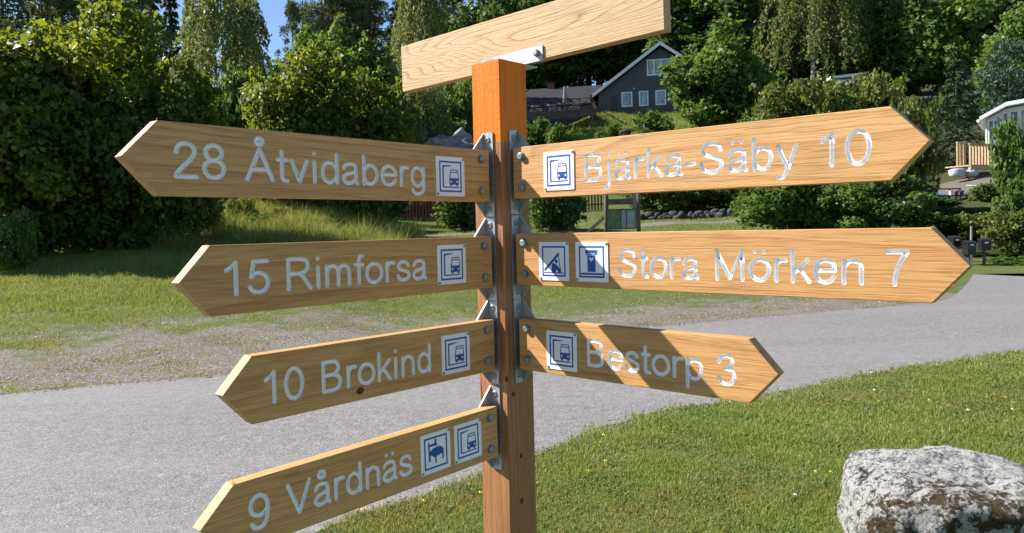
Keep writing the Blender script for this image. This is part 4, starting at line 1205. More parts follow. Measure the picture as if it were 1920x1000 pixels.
bd.vertices.foreach_set('co', co.ravel()); bd.update()
def mk_boulder():
    t = NT('lichened_granite'); v = t.coord('Object')
    n = t.noise(v, 5, 8, .7, .4); n2 = t.noise(v, 70, 8, .8); n3 = t.noise(v, 17, 10, .78, .3); nf = t.noise(v, 160, 5, .7)
    base = t.ramp(n2, [(.32, (.05, .045, .042)), (.46, (.21, .195, .185)), (.62, (.34, .32, .305)), (.75, (.50, .475, .45))])
    c = t.mix(t.ramp(n, [(.50, 0.0), (.66, .45)]), base, (.38, .29, .275))
    lich = t.ramp(t.math('ADD', t.math('MULTIPLY', n3, .55), t.math('MULTIPLY', n2, .45)), [(.44, 0.0), (.49, 1.0)])
    c = t.mix(t.math('MULTIPLY', lich, .9), c, t.ramp(nf, [(.3, (.44, .43, .40)), (.6, (.72, .70, .66))]))
    sep = t.n('ShaderNodeSeparateXYZ'); t.put(sep.inputs[0], v)
    fr2 = t.math('MULTIPLY', t.math('ADD', t.math('MULTIPLY', sep.outputs[1], -1.5), -.1), 1.0, True)
    moss = t.math('ADD', t.noise(t.coord('Object', loc=(3, 1, 2)), 11, 10, .78, .3), t.math('MULTIPLY', fr2, .20))
    mossc = t.ramp(n2, [(.3, (.020, .013, .006)), (.5, (.075, .045, .014)), (.72, (.16, .11, .035))])
    c = t.mix(t.ramp(moss, [(.565, 0.0), (.60, .95)]), c, mossc)
    c = t.mix(t.math('MULTIPLY', t.ramp(t.noise(v, 95, 5, .65), [(.34, 1.0), (.39, 0.0)]), .85), c, (.018, .018, .018))
    h = t.math('ADD', t.math('ADD', n2, t.math('MULTIPLY', lich, .3)), t.math('MULTIPLY', n3, .8))
    return t.pbr(c, .95, 0, t.bump(h, 1.0, .03), .15)
MAT['boulder'] = mk_boulder()
bp = base_at(1782, 3.55)
o = link('boulder', bd, None, MAT['boulder']); o.location = (bp[0], bp[1], -.035); o.rotation_euler = (0, 0, math.radians(-14))
tag(o, 'lichen-covered grey boulder on the lawn in the lower right corner', 'rock')

# --- flowers
def flower_mesh(name, r, mat):
    b = MB(); n = 12
    b.tube([(0, 0, -.03), (.004, 0, .035)], [.0016, .0013], 5, 1)
    vs = [(.004, 0, .040)]
    for i in range(n):
        a = 2 * math.pi * i / n; q = r if i % 2 == 0 else r * .72
        vs.append((.004 + q * math.cos(a), q * math.sin(a), .040 + .004 * (i % 2)))
    b.add(vs, [(0, 1 + i, 1 + (i + 1) % n) for i in range(n)], 0)
    vs2 = [(.004, 0, .052)] + [(.004 + r * .55 * math.cos(2 * math.pi * i / 8), r * .55 * math.sin(2 * math.pi * i / 8), .042) for i in range(8)]
    b.add(vs2, [(0, 1 + i, 1 + (i + 1) % 8) for i in range(8)], 0)
    me = b.mesh(name); me.materials.append(MAT[mat]); me.materials.append(MAT['stem']); return me
fy = flower_mesh('yellow_flower', .0115, 'yellow'); fw_ = flower_mesh('white_flower', .0095, 'petal_white')
for px, py, c in [(1132, 829, 'y'), (1137, 879, 'y'), (1101, 899, 'y'), (900, 938, 'y'), (793, 955, 'y'), (653, 972, 'y'), (667, 974, 'y'), (684, 972, 'y'), (1706, 692, 'y'), (1634, 708, 'y'), (1365, 764, 'y'), (1638, 742, 'w'), (1644, 764, 'y'),
                  (1738, 762, 'w'), (1814, 780, 'w'), (1886, 757, 'y'), (1899, 767, 'y'), (1895, 779, 'w'), (1525, 899, 'y'), (1553, 900, 'y'), (1905, 668, 'y'), (1490, 945, 'w')]:
    q = flat_hit((px, py)); s = .8 + .09 * q[1]
    o = link('yellow_flower' if c == 'y' else 'white_flower', fy if c == 'y' else fw_)
    o.location = (q[0], q[1], .012); o.scale = (s, s, 1); o.rotation_euler = (random.Random(px).uniform(-.3, .3), random.Random(py).uniform(-.3, .3), 0)
    tag(o, 'tiny yellow flower head in the lawn grass' if c == 'y' else 'tiny white clover head in the lawn grass', 'flower', 'yellow flowers in the lawn' if c == 'y' else 'white clover in the lawn')

# ------------------------------------------------------------------ vegetation builders
def unit(v): return v / np.maximum(np.linalg.norm(v, axis=-1, keepdims=True), 1e-9)
def leaf_quads(P, N, size, aspect=.7, seed=0, fold=.18, along=None):
    """one bent diamond per leaf; P centres, N normals"""
    r = np.random.default_rng(seed); n = len(P)
    a = unit(np.cross(N, r.normal(size=(n, 3)))) if along is None else unit(along)
    b = unit(np.cross(N, a)); nn = unit(np.cross(a, b))
    s = np.broadcast_to(np.asarray(size, float), (n,))[:, None] * np.clip(r.lognormal(0, .32, (n, 1)), .45, 2.0)
    v0 = P - a * s * .5; v2 = P + a * s * .5 - nn * s * fold
    v1 = P + b * s * aspect * .5 + a * s * .05 + nn * s * fold * .5; v3 = P - b * s * aspect * .5 + a * s * .05 + nn * s * fold * .5
    V = np.stack([v0, v1, v2, v3], 1).reshape(-1, 3)
    F = np.arange(4 * n).reshape(n, 4)
    return V, F
def lobed_crown(seed, n, R, lobes=26, leaf=.3, lobe_r=(.26, .42), low=-.75, sparse=.0, up=.5, z0=0.0):
    """leaves on the shells of many overlapping clumps; R = (rx, ry, rz), crown centre at z0"""
    r = np.random.default_rng(seed)
    R = np.array(R, float)
    d = unit(r.normal(size=(lobes, 3))); d[:, 2] = np.clip(d[:, 2], low, 1)
    rad = r.uniform(.42, .86, (lobes, 1)) * (1 + .22 * r.normal(size=(lobes, 1)))
    C = d * rad * R
    lr = r.uniform(lobe_r[0], lobe_r[1], lobes) * R.mean() * np.where(rad[:, 0] > .8, .8, 1.0)
    w = lr ** 2; k = r.choice(lobes, n, p=w / w.sum())
    dd = r.normal(size=(n, 3)); dd[:, 2] += .25; dd = unit(dd)
    q = (.45 + .6 * np.sqrt(r.random((n, 1))))
    q *= 1 + .22 * np.sin(dd[:, :1] * 9 + k[:, None]) * np.sin(dd[:, 2:] * 8 + 2 * k[:, None])
    stray = (r.random((n, 1)) < .06); q = np.where(stray, q * 1.22, q)
    P = C[k] + dd * q * lr[k][:, None] * np.array([1, 1, .85])
    N = unit(dd + .75 * r.normal(size=(n, 3)) + np.array([0, 0, up]))
    ns = int(n * .14); per = 22; nsh = max(1, ns // per); j = 0
    ks = r.choice(lobes, nsh, p=w / w.sum())                       # leafy shoots that stick out of the clumps
    for k2 in ks:
        d0 = r.normal(size=3); d0[2] = abs(d0[2]) * .9 + .15; d0 = d0 / np.linalg.norm(d0) + .5 * C[k2] / (np.linalg.norm(C[k2]) + 1e-6)
        d0 /= np.linalg.norm(d0)
        L_ = lr[k2] * r.uniform(.35, .95); ss = np.sort(r.random(per))[:, None]
        pp = C[k2] + d0 * (lr[k2] * .85 + L_ * ss) + np.array([0, 0, -.25]) * L_ * ss ** 2 + r.normal(size=(per, 3)) * leaf * .45
        P[j:j + per] = pp; j += per
    P[:, 2] += z0
    V, F = leaf_quads(P, N, leaf, .72, seed + 1)
    C = C.copy(); C[:, 2] += z0
    return V, F, C
def trunk_mesh(name, H, r0, targets, seed, lean=.03, n_lim=9, base_frac=.25, top_frac=.8):
    rr = random.Random(seed); b = MB()
    pts = []; rad = []
    for i in range(8):
        t = i / 7; z = H * top_frac * t
        pts.append((lean * H * t * t + rr.uniform(-.03, .03) * r0 * 4, rr.uniform(-.03, .03) * r0 * 4, z)); rad.append(r0 * (1.25 if i == 0 else 1) * (1 - .82 * t) + .01)
    b.tube(pts, rad, 8)
    tg = list(targets); rr.shuffle(tg)
    for q in tg[:n_lim]:
        t = max(base_frac, min(.85, (q[2] / H) * .62)); j = min(6, int(t * 7)); f = t * 7 - j
        s = Vector(pts[j]).lerp(Vector(pts[j + 1]), f); rs = rad[j] * .55
        m1 = s.lerp(Vector(q), .5) + Vector((0, 0, -.03 * H)); 
        b.tube([s, m1, Vector(q)], [rs, rs * .6, rs * .18], 6)
    return b.mesh(name, True)
def birch_crown(seed, n_str, H, R, leaf=.22):
    r = np.random.default_rng(seed); P = []
    per = 26
    for i in range(n_str):
        t = r.beta(1.6, 1.3); z = H * (.30 + .68 * t)
        rr_ = R * (1.05 - .75 * max(0, t - .25)) * math.sqrt(r.random()) 
        a = r.uniform(0, 2 * math.pi)
        a = round(a / (2 * math.pi) * 9 + r.normal() * .22) / 9 * 2 * math.pi + r.normal() * .16
        L = r.uniform(.06, .19) * H * (1 - .4 * t)
        s = np.linspace(0, 1, per)[:, None]
        base = np.array([math.cos(a) * rr_, math.sin(a) * rr_, z])
        out = np.array([math.cos(a), math.sin(a), 0]) * .035 * H
        pts = base + out * np.sqrt(s) + np.array([0, 0, -1.0]) * L * s ** 1.1 + r.normal(size=(per, 3)) * .007 * H * np.array([1, 1, .5])
        P.append(pts)
    P = np.concatenate(P)
    N = unit(r.normal(size=P.shape) + np.array([0, 0, .1]))
    al = np.tile(np.array([0, 0, -1.0]), (len(P), 1)) + r.normal(size=P.shape) * .5
    return leaf_quads(P, N, leaf, .55, seed, along=al)
def spruce_crown(seed, H, R, layers=24, per=9, leaf=.42, tip=.12, low=.06, n_need=34):
    r = np.random.default_rng(seed); P = []; A = []
    for l in range(layers):
        t = (l + .5 * r.random()) / layers; z = H * (low + (1 - low) * t)
        rad = R * (1 - t) ** .82 * r.uniform(.78, 1.12) + tip
        m_ = max(4, int(per * (1 - .45 * t)))
        for j in range(m_):
            a = 2 * math.pi * (j + r.random() * .7) / m_ + l * 1.3
            L = rad * r.uniform(.75, 1.12)
            s = np.sqrt(r.random((n_need, 1)))
            side = np.array([-math.sin(a), math.cos(a), 0]); o = np.array([math.cos(a), math.sin(a), 0])
            w = (r.random((n_need, 1)) - .5) * .42 * L * (1.05 - s * .75)
            droop = -.30 * L * s ** 1.6 + .10 * L * np.maximum(0, s - .75) * 2
            pts = np.array([0, 0, z]) + o * L * s + side * w + np.array([0, 0, 1.0]) * droop + r.normal(size=(n_need, 3)) * .03 * R
            P.append(pts); A.append(np.tile(o + side * .4 * r.normal(), (n_need, 1)) + np.array([0, 0, -.35]) + .3 * r.normal(size=(n_need, 3)))
    P = np.concatenate(P); A = np.concatenate(A)
    N = unit(np.array([0, 0, 1.0]) + .5 * r.normal(size=P.shape))
    return leaf_quads(P, N, leaf, .36, seed, along=A)
def pine_crown(seed, H, R, tufts=85, per=95, leaf=.38, low=.5):
    r = np.random.default_rng(seed); P = []; A = []; C = []
    for i in range(tufts):
        t = r.random() ** .85; z = H * (low + (1 - low) * t)
        rad = R * math.sin(math.pi * min(.97, .22 + .75 * t)) * r.uniform(.35, 1.05)
        a = r.uniform(0, 2 * math.pi)
        c = np.array([math.cos(a) * rad, math.sin(a) * rad, z]); C.append(c)
        d = unit(r.normal(size=(per, 3)) + np.array([0, 0, .35]))
        rr_ = R * r.uniform(.18, .34)
        P.append(c + d * rr_ * np.array([1.15, 1.15, .6]) * r.uniform(.35, 1, (per, 1))); A.append(d)
    P = np.concatenate(P); A = np.concatenate(A)
    V, F = leaf_quads(P, unit(r.normal(size=P.shape)), leaf, .32, seed, along=A)
    return V, F, np.array(C)

KIND = {}
def tree_kind(key, crown_me, trunk_me, cmat, tmat):
    crown_me.materials.append(MAT[cmat])
    if trunk_me: trunk_me.materials.append(MAT[tmat])
    KIND[key] = (crown_me, trunk_me)
def add_tree(name, key, loc, scale, rz, label, cat='tree', group=None):
    t = empty(name, loc, rz); t.scale = scale if hasattr(scale, '__len__') else (scale,) * 3
    tag(t, label, cat, group)
    c, tr = KIND[key]
    if tr: link('trunk', tr, t)
    link('crown', c, t)
    return t
# unit kinds, nominal heights in metres
def broad_kind(key, seed, H, R, n, leaf, mat, lobes=30, tmat='bark', zc=.6, low=-.75, lr=(.26, .42), r0=None):
    V, F, C = lobed_crown(seed, n, R, lobes, leaf, lr, low, z0=H * zc)
    m_ = H / (V[:, 2].max() + .01)
    tree_kind(key, np_mesh('crown', V, F), trunk_mesh('trunk', H * .95, r0 or H * .022, C, seed), mat, tmat)
broad_kind('maple_a', 11, 8.0, (3.3, 2.8, 3.9), 34000, .19, 'maple', 46, zc=.53, low=-.95, lr=(.20, .36))
broad_kind('maple_b', 12, 8.0, (3.0, 2.7, 3.9), 30000, .19, 'maple', 44, zc=.53, low=-.95, lr=(.20, .36))
broad_kind('broad_a', 21, 14.0, (5.0, 4.6, 6.6), 24000, .36, 'broad', 46, zc=.51, low=-.95, lr=(.18, .34))
broad_kind('broad_b', 22, 14.0, (4.4, 4.6, 6.6), 23000, .36, 'broad', 44, zc=.51, low=-.95, lr=(.18, .34))
broad_kind('oak_a', 23, 18.0, (6.8, 6.2, 8.0), 28000, .42, 'oakleaf', 56, zc=.51, low=-.9, lr=(.16, .30))
broad_kind('oak_b', 24, 18.0, (6.2, 6.4, 8.2), 27000, .42, 'oakleaf', 54, zc=.51, low=-.9, lr=(.16, .30))
broad_kind('shrub_a', 31, 3.0, (1.7, 1.6, 1.35), 11000, .13, 'shrub', 30, zc=.46, low=-.7, lr=(.22, .4), r0=.06)
broad_kind('shrub_b', 32, 3.0, (1.8, 1.5, 1.35), 11000, .13, 'broad', 30, zc=.46, low=-.7, lr=(.22, .4), r0=.06)
broad_kind('shrub_dark', 33, 3.0, (1.7, 1.5, 1.4), 9000, .14, 'oakleaf', 26, zc=.46, low=-.8, lr=(.24, .4), r0=.06)
for key, seed in (('birch_a', 41), ('birch_b', 42)):
    V, F = birch_crown(seed, 780, 16.0, 3.6)
    r_ = random.Random(seed)
    tg = [(r_.uniform(-2, 2), r_.uniform(-2, 2), r_.uniform(8, 14)) for _ in range(10)]
    tree_kind(key, np_mesh('crown', V, F), trunk_mesh('trunk', 16, .19, tg, seed, .02, top_frac=.95), 'birch', 'bark_birch')
for key, seed, mat in (('spruce_a', 51, 'spruce'), ('spruce_b', 52, 'spruce')):
    V, F = spruce_crown(seed, 20.0, 2.9, layers=30, per=10, leaf=.5)
    tree_kind(key, np_mesh('crown', V, F), trunk_mesh('trunk', 20, .26, [], seed, .0, top_frac=.96), mat, 'bark')
V, F = spruce_crown(53, 5.0, 1.35, layers=20, per=9, leaf=.17, tip=.03, low=.03, n_need=26)
tree_kind('young_spruce', np_mesh('crown', V, F), trunk_mesh('trunk', 5.0, .06, [], 53, .0, top_frac=.99), 'spruce', 'bark')
for key, seed in (('pine_a', 61), ('pine_b', 62)):
    V, F, C = pine_crown(seed, 20.0, 3.4)
    tree_kind(key, np_mesh('crown', V, F), trunk_mesh('trunk', 20, .24, C, seed, .01, n_lim=26, base_frac=.5, top_frac=.97), 'pine', 'bark_pine')
V, F, C = pine_crown(63, 6.0, 2.4, tufts=70, per=80, leaf=.22, low=.12)
tree_kind('bush_pine', np_mesh('crown', V, F), trunk_mesh('trunk', 6.0, .10, C, 63, .01, n_lim=20, base_frac=.15, top_frac=.95), 'bluepine', 'bark')
NOMH = {'maple_a': 8.2, 'maple_b': 8.2, 'broad_a': 14, 'broad_b': 14, 'oak_a': 18, 'oak_b': 18, 'shrub_a': 2.9, 'shrub_b': 2.9, 'shrub_dark': 2.9,
        'birch_a': 16, 'birch_b': 16, 'spruce_a': 20, 'spruce_b': 20, 'young_spruce': 5, 'pine_a': 20, 'pine_b': 20, 'bush_pine': 6.3}
for k in list(NOMH):
    c = KIND[k][0]; co = np.empty(len(c.vertices) * 3, np.float32); c.vertices.foreach_get('co', co); co = co.reshape(-1, 3)
    NOMH[k] = float(np.percentile(co[:, 2], 99.8))
    KIND[k + '_w'] = float(np.percentile(np.abs(co[:, 0]), 98)) * 2
trnd = random.Random(99)
def tree_px(name, key, px, depth, ytop, label, cat='tree', group=None, width=None, sink=0.0):
    """a tree standing on the terrain at a photo column and distance, as high as its top row says"""
    b = base_at(px, depth); b[2] -= sink
    h = top_z(px, ytop, depth) - b[2]
    s = h / NOMH[key]; sx = s
    if width: sx = (width * depth / F_PX) / KIND[key + '_w']
    return add_tree(name, key, tuple(b), (sx, sx, s), trnd.uniform(0, 6.28), label, cat, group)

# --- near maples on the left bank
tree_px('maple_tree', 'maple_a', 60, 19.5, 48, 'dense maple at the photo\'s left edge, yellowish leaves on its sunny top', width=330, sink=.6)
tree_px('maple_tree', 'maple_b', 205, 20.5, 2, 'tall maple with a yellow-green top shoot above the 28 arrow board', width=290, sink=.6)
tree_px('maple_tree', 'maple_a', 310, 20.5, 130, 'dark maple behind the tip of the uppermost shaded arrow board', width=190, sink=.6)
tree_px('maple_tree', 'maple_b', 555, 27, 100, 'leafy maple with pale sunlit left side above the Åtvidaberg lettering', width=190, sink=.8)
tree_px('maple_tree', 'maple_a', 672, 28, 118, 'leafy maple right of its paler neighbour, below the left end of the top plank', width=180, sink=.8)
tree_px('rowan_tree', 'shrub_b', 430, 30, 138, 'small rowan below the weeping birch, left of the leafy maples', width=140, sink=.6)
# --- behind them
tree_px('birch_tree', 'birch_a', 432, 40, -40, 'weeping birch with hanging pale branches beside the blue sky gap', width=175)
tree_px('birch_tree', 'birch_b', 470, 46, 45, 'smaller weeping birch just left of the blue sky gap', width=80)
tree_px('spruce_tree', 'spruce_a', 300, 70, -60, 'dark spruce left of its twin, between maple top and weeping birch', width=80)
tree_px('spruce_tree', 'spruce_b', 335, 66, -45, 'dark spruce touching the weeping birch, middle one of three', width=75)
tree_px('spruce_tree', 'spruce_a', 368, 72, 5, 'narrow dark spruce against blue sky behind the weeping birch', width=65)
tree_px('pine_tree', 'pine_a', 270, 62, -30, 'pale pine behind the yellow maple shoot', width=110)
tree_px('pine_tree', 'pine_b', 100, 60, -60, 'hazy pine above the leftmost maple', width=170)
tree_px('pine_tree', 'pine_a', 20, 64, -70, 'hazy pine in the top left corner', width=150)
tree_px('broadleaf_tree', 'broad_a', 592, 52, 55, 'round green tree right of the blue sky gap', width=150)
tree_px('broadleaf_tree', 'broad_b', 668, 56, 45, 'green tree under the tall pines, left of the top plank', width=150)
tree_px('pine_tree', 'pine_b', 562, 84, 5, 'short pine right of the blue sky gap', width=55)
tree_px('pine_tree', 'pine_a', 618, 88, -55, 'tall pine, second right of the blue sky gap', width=85)
tree_px('pine_tree', 'pine_b', 655, 92, -80, 'tall pine, third right of the blue sky gap', width=110)
tree_px('pine_tree', 'pine_a', 705, 90, -60, 'tall pine left of the small blue patch by the top plank', width=95)
tree_px('spruce_tree', 'spruce_b', 762, 84, -50, 'dark spruce behind the left end of the top plank', width=85)
tree_px('birch_tree', 'birch_b', 800, 74, -60, 'pale birch rising behind the top plank\'s left half', width=110)
tree_px('pine_tree', 'pine_b', 860, 96, -20, 'pine seen against a blue patch above the top plank', width=80)
tree_px('birch_tree', 'birch_a', 800, 52, 150, 'small drooping tree hanging over the grey rock outcrop', width=105)
tree_px('broadleaf_tree', 'broad_b', 738, 60, 130, 'dark tree under the lower left corner of the top plank', width=90)
for i, (px, d, yt, key, w) in enumerate([(905, 92, -40, 'oak_a', 150), (985, 96, -10, 'broad_a', 150), (1060, 98, 20, 'oak_b', 170), (1130, 100, -30, 'broad_b', 160), (1195, 99, -20, 'oak_a', 160), (1020, 108, -70, 'oak_b', 190), (940, 110, -80, 'spruce_a', 110),
                                        (1110, 112, -90, 'oak_a', 190), (1240, 108, -90, 'oak_b', 190)]):
    tree_px('forest_tree', key, px, d, yt, 'dark forest tree on the hill behind the grey house', group='forest behind the grey house', width=w)
# --- right hillside
tree_px('oak_tree', 'oak_b', 1345, 80, -70, 'big dark oak right of the house gable', width=250)
tree_px('oak_tree', 'oak_a', 1425, 86, -120, 'tall dark oak left of the birch with a white trunk', width=220)
tree_px('broadleaf_tree', 'broad_a', 1348, 58, 66, 'lighter green tree covering the right half of the grey house', width=165)
tree_px('broadleaf_tree', 'broad_b', 1395, 60, 110, 'green tree beside the dark shed, right of the grey house', width=130)
tree_px('birch_tree', 'birch_a', 1527, 72, -110, 'birch with white trunk and hanging branches on the right hillside', width=190)
tree_px('pine_tree', 'pine_b', 1622, 86, -260, 'tall pine with bare orange trunk, left of a pair', width=170)
tree_px('pine_tree', 'pine_a', 1637, 88, -280, 'tall pine with bare orange trunk, right of a pair', width=170)
tree_px('broadleaf_tree', 'oak_a', 1690, 72, -60, 'dark broad tree above the tip of the Bjärka-Säby board', width=180)
tree_px('broadleaf_tree', 'broad_b', 1765, 68, -30, 'green tree behind the young spruce', width=150)
tree_px('broadleaf_tree', 'oak_b', 1850, 74, -80, 'tall leafy tree in the upper right behind the white house', width=190)
tree_px('broadleaf_tree', 'broad_a', 1915, 58, 10, 'yellow-green tree at the right edge above the white house', width=130)
for px, d, yt, key, w in [(1480, 100, -120, 'oak_b', 220), (1580, 104, -140, 'spruce_b', 120), (1720, 98, -160, 'oak_a', 220), (1800, 104, -170, 'oak_b', 220), (1900, 100, -160, 'oak_a', 230), (1530, 92, 10, 'broad_a', 210), (1610, 94, 20, 'broad_b', 190), (1300, 104, -130, 'spruce_a', 120), (1385, 108, -160, 'spruce_b', 130)]:
    tree_px('forest_tree', key, px, d, yt, 'tall forest tree high on the right hillside', group='forest on the right hillside', width=w)
for px, d, yt, key, w, lab in [(628, 98, -5, 'spruce_a', 80, 'dark spruce between the first two tall pines right of the sky gap'), (690, 100, -15, 'pine_a', 110, 'pine in second row behind the tall pines left of the top plank'),
                          (585, 104, 25, 'spruce_a', 60, 'small dark spruce at the right rim of the blue sky gap'), (650, 108, -40, 'spruce_b', 80, 'dark spruce between the tall pines'), (835, 102, 5, 'oak_a', 120, 'dark tree under the blue patch above the top plank')]:
    tree_px('forest_tree', key, px, d, yt, lab, group='forest left of the top plank', width=w)
for px, d, yt, key, w in [(-40, 60, -60, 'oak_a', 200), (150, 75, -40, 'pine_a', 140), (215, 80, -30, 'pine_b', 130)]:
    tree_px('forest_tree', key, px, d, yt, 'hazy forest tree behind the yellowish maples', group='forest behind the maples', width=w)
tree_px('young_spruce', 'young_spruce', 1795, 46, 100, 'slim young spruce with a bare leading shoot left of the white house', width=110)
tree_px('bushy_pine', 'bush_pine', 1895, 52, 80, 'blue-green bushy pine rising behind the white house roof', width=130)
# --- shrubs
def shrub(key, px, d, yt, w, label, name='shrub', group=None, sink=.1): tree_px(name, key, px, d, yt, label, 'shrub', group, w, sink)
shrub('shrub_a', 1490, 48, 160, 170, 'olive green shrub below the birch with the white trunk')
shrub('shrub_a', 1590, 46, 145, 150, 'round olive shrub in front of the white shed roof')
shrub('shrub_b', 1465, 30, 330, 150, 'leafy shrub under the middle of the Bjärka-Säby board')
shrub('shrub_b', 1560, 29, 330, 150, 'leafy shrub under the word Säby')
shrub('shrub_dark', 1650, 29, 320, 160, 'dark shrub under the pointed end of the Bjärka-Säby board')
shrub('shrub_a', 1700, 31, 190, 110, 'tall sunlit shrub behind the tip of the Bjärka-Säby board', sink=.3)
shrub('shrub_b', 1912, 27, 225, 112, 'bright green shrub in front of the white house')
shrub('shrub_a', 1895, 25, 395, 120, 'yellow-green shrub by the lane, right of the letter boxes')
shrub('shrub_a', 1835, 27, 405, 90, 'low yellowish shrub behind the black letter boxes')
shrub('shrub_dark', 1770, 28, 400, 110, 'dark low shrub between arrow tip and letter boxes')
shrub('shrub_dark', 1720, 34, 370, 130, 'dark shrub left of the blue tarpaulin')
shrub('shrub_dark', 1040, 33, 340, 100, 'black shaded bush close right of the post, below the sunlit upper board', sink=.3)
shrub('shrub_dark', 870, 33, 345, 95, 'dark bush close left of the post, below the Åtvidaberg board', sink=.3)
shrub('shrub_dark', 700, 33, 350, 110, 'dark bush below the letters berg')
shrub('shrub_dark', 620, 31, 345, 120, 'dark bush below the letters vida')
shrub('shrub_dark', 545, 32, 345, 110, 'dark bush under the middle of the 28 board')
shrub('shrub_dark', 470, 31, 350, 110, 'dark bush above the grassy bank under the 28 board')
shrub('shrub_a', 598, 24.5, 410, 70, 'small pale shrub above the word Rimforsa', sink=.25)
shrub('shrub_a', 640, 25.5, 420, 55, 'smallest pale shrub above the letters forsa', sink=.25)
shrub('shrub_b', 870, 56, 235, 50, 'bright green shrub left of the orange post')
shrub('shrub_b', 1010, 64, 226, 70, 'shrub under the terrace, touching the orange post')
shrub('shrub_b', 1055, 60, 236, 60, 'small shrub on the slope below the terrace corner')
shrub('shrub_b', 1145, 60, 232, 50, 'low shrub on the grass slope before the grey house')
shrub('shrub_b', 1230, 60, 208, 70, 'shrub at the foot of the grey house wall')
shrub('shrub_dark', 1235, 40, 330, 110, 'dark hedge bush above the stone row, nearest the notice board')
shrub('shrub_dark', 1315, 40.5, 325, 120, 'dark hedge bush above the middle of the stone row')
shrub('shrub_dark', 1395, 40, 325, 120, 'dark hedge bush above the end of the stone row')
shrub('shrub_b', 1110, 50, 330, 90, 'green bush behind the red fence and notice board')
shrub('shrub_dark', 790, 47, 330, 150, 'dark bush behind the red fence left of the post')
shrub('shrub_b', 1430, 52, 200, 80, 'small bush in front of the dark shed')
shrub('shrub_b', 20, 17.5, 395, 110, 'low leafy shoots at the foot of the leftmost maple', sink=.2)

shrub('shrub_dark', 1785, 31, 388, 100, 'dark bush below the low rack with the blue tarpaulin', sink=.2)
shrub('shrub_dark', 1838, 31.5, 388, 80, 'dark bush below the green bin', sink=.2)
shrub('shrub_b', 1860, 33, 345, 70, 'leafy bush right of the green bin', sink=.2)
shrub('shrub_dark', 90, 20.5, 330, 170, 'dark bush under the leftmost maple', sink=.3)
shrub('shrub_dark', 190, 20.8, 340, 170, 'dark bush beside the maple trunk under the tallest maple', sink=.3)
shrub('shrub_dark', 290, 21, 345, 150, 'dark bush in deep shade left of the grassy bank', sink=.3)
shrub('shrub_dark', -20, 20.5, 320, 150, 'dark bush cut by the photo\'s left edge', sink=.3)
shrub('shrub_b', 885, 66, 150, 110, 'tall bush behind the orange post, above the rock outcrop', sink=.3)
shrub('shrub_b', 825, 64, 190, 70, 'bush above the grey rock outcrop', sink=.3)
shrub('shrub_b', 1905, 23.8, 480, 110, 'low leafy plants at the lane edge right of the letter boxes', sink=.15)
shrub('shrub_b', 1855, 25.2, 470, 80, 'low leafy plants behind the rightmost letter box', sink=.15)
shrub('shrub_b', 1800, 25.6, 470, 80, 'low leafy plants left of the letter boxes', sink=.15)
# --- grass
def blades(P, h, w, seed, lean=.45, mat='grass', name='grass', seg=True):
    r = np.random.default_rng(seed); n = len(P)
    a = r.uniform(0, 2 * math.pi, n); side = np.stack([np.cos(a), np.sin(a), np.zeros(n)], -1)
    f = r.uniform(0, 2 * math.pi, n); ld = np.stack([np.cos(f), np.sin(f), np.zeros(n)], -1) * (lean * r.random((n, 1)) ** .7)
    hh = (h * r.uniform(.45, 1.25, n))[:, None] if not hasattr(h, '__len__') else (h * r.uniform(.5, 1.2, n))[:, None]
    ww = (np.asarray(w) * r.uniform(.7, 1.3, n))[:, None]
    up = np.array([0, 0, 1.0])
    v0 = P - side * ww / 2; v1 = P + side * ww / 2
    mid = P + (up * .62 + ld * .35) * hh
    tipp = P + (up * (.98 - .35 * np.linalg.norm(ld, axis=1, keepdims=True)) + ld * 1.05) * hh
    if seg:
        v2 = mid + side * ww * .36; v3 = mid - side * ww * .36
        V = np.stack([v0, v1, v2, v3, tipp], 1).reshape(-1, 3)
        i = np.arange(n)[:, None] * 5
        F = np.concatenate([i + [0, 1, 2], i + [0, 2, 3], i + [3, 2, 4]], 1).reshape(-1, 3)
    else:
        V = np.stack([v0, v1, tipp], 1).reshape(-1, 3); F = np.arange(3 * n).reshape(n, 3)
    return link(name, np_mesh(name, V, F), None, MAT[mat])
def pix(P):
    d = P - EYE; z = d @ FW
    return 960 + F_PX * (d @ RT) / z, CY - F_PX * (d @ UP) / z
def patch(n, x0, x1, y0, y1, seed, power=0.0, keep=None, margin=320):
    """random ground points, denser near the camera, that the picture can show"""
    r = np.random.default_rng(seed)
    y = y0 * (y1 / y0) ** r.random(n) if power else r.uniform(y0, y1, n)
    x = r.uniform(x0, x1, n) * (y / y1 if power else 1)
    P = np.stack([x, y, terrain(x, y)], -1)
    px, py = pix(P)
    ok = (px > -margin) & (px < 1920 + margin) & (py < 1000 + margin * 1.5)
    if keep is not None: ok &= keep(x, y)
    return P[ok]
def nz(x, y, s, k=0.0): return .5 + .25 * (np.sin(x * s + 1.7 * np.sin(y * s * .7 + k)) + np.sin(y * s * 1.3 + 1.3 * np.sin(x * s * .9 + 2 * k)))
lawn = patch(760000, -6.0, 9.5, 3.4, 10.6, 1, 1.0, lambda x, y: (near_edge_y(x) - y > -.05 + .16 * (nz(x, y, 9) - .5) + .12 * (nz(x, y, 27, 1.0) - .5)))
dl = near_edge_y(lawn[:, 0]) - lawn[:, 1]
rr = np.random.default_rng(5).random(len(lawn))
lawn = lawn[rr < np.clip(.35 + dl * 2.2, 0, 1) * (.5 + .6 * nz(lawn[:, 0], lawn[:, 1], 7.1, 1.0))]
lawn[:, 2] += .008
split = .45 * nz(lawn[:, 0], lawn[:, 1], 4.3, 3.0) + .30 * nz(lawn[:, 0], lawn[:, 1], 1.1, 2.0) + .75 * (np.random.default_rng(8).random(len(lawn)) - .5)
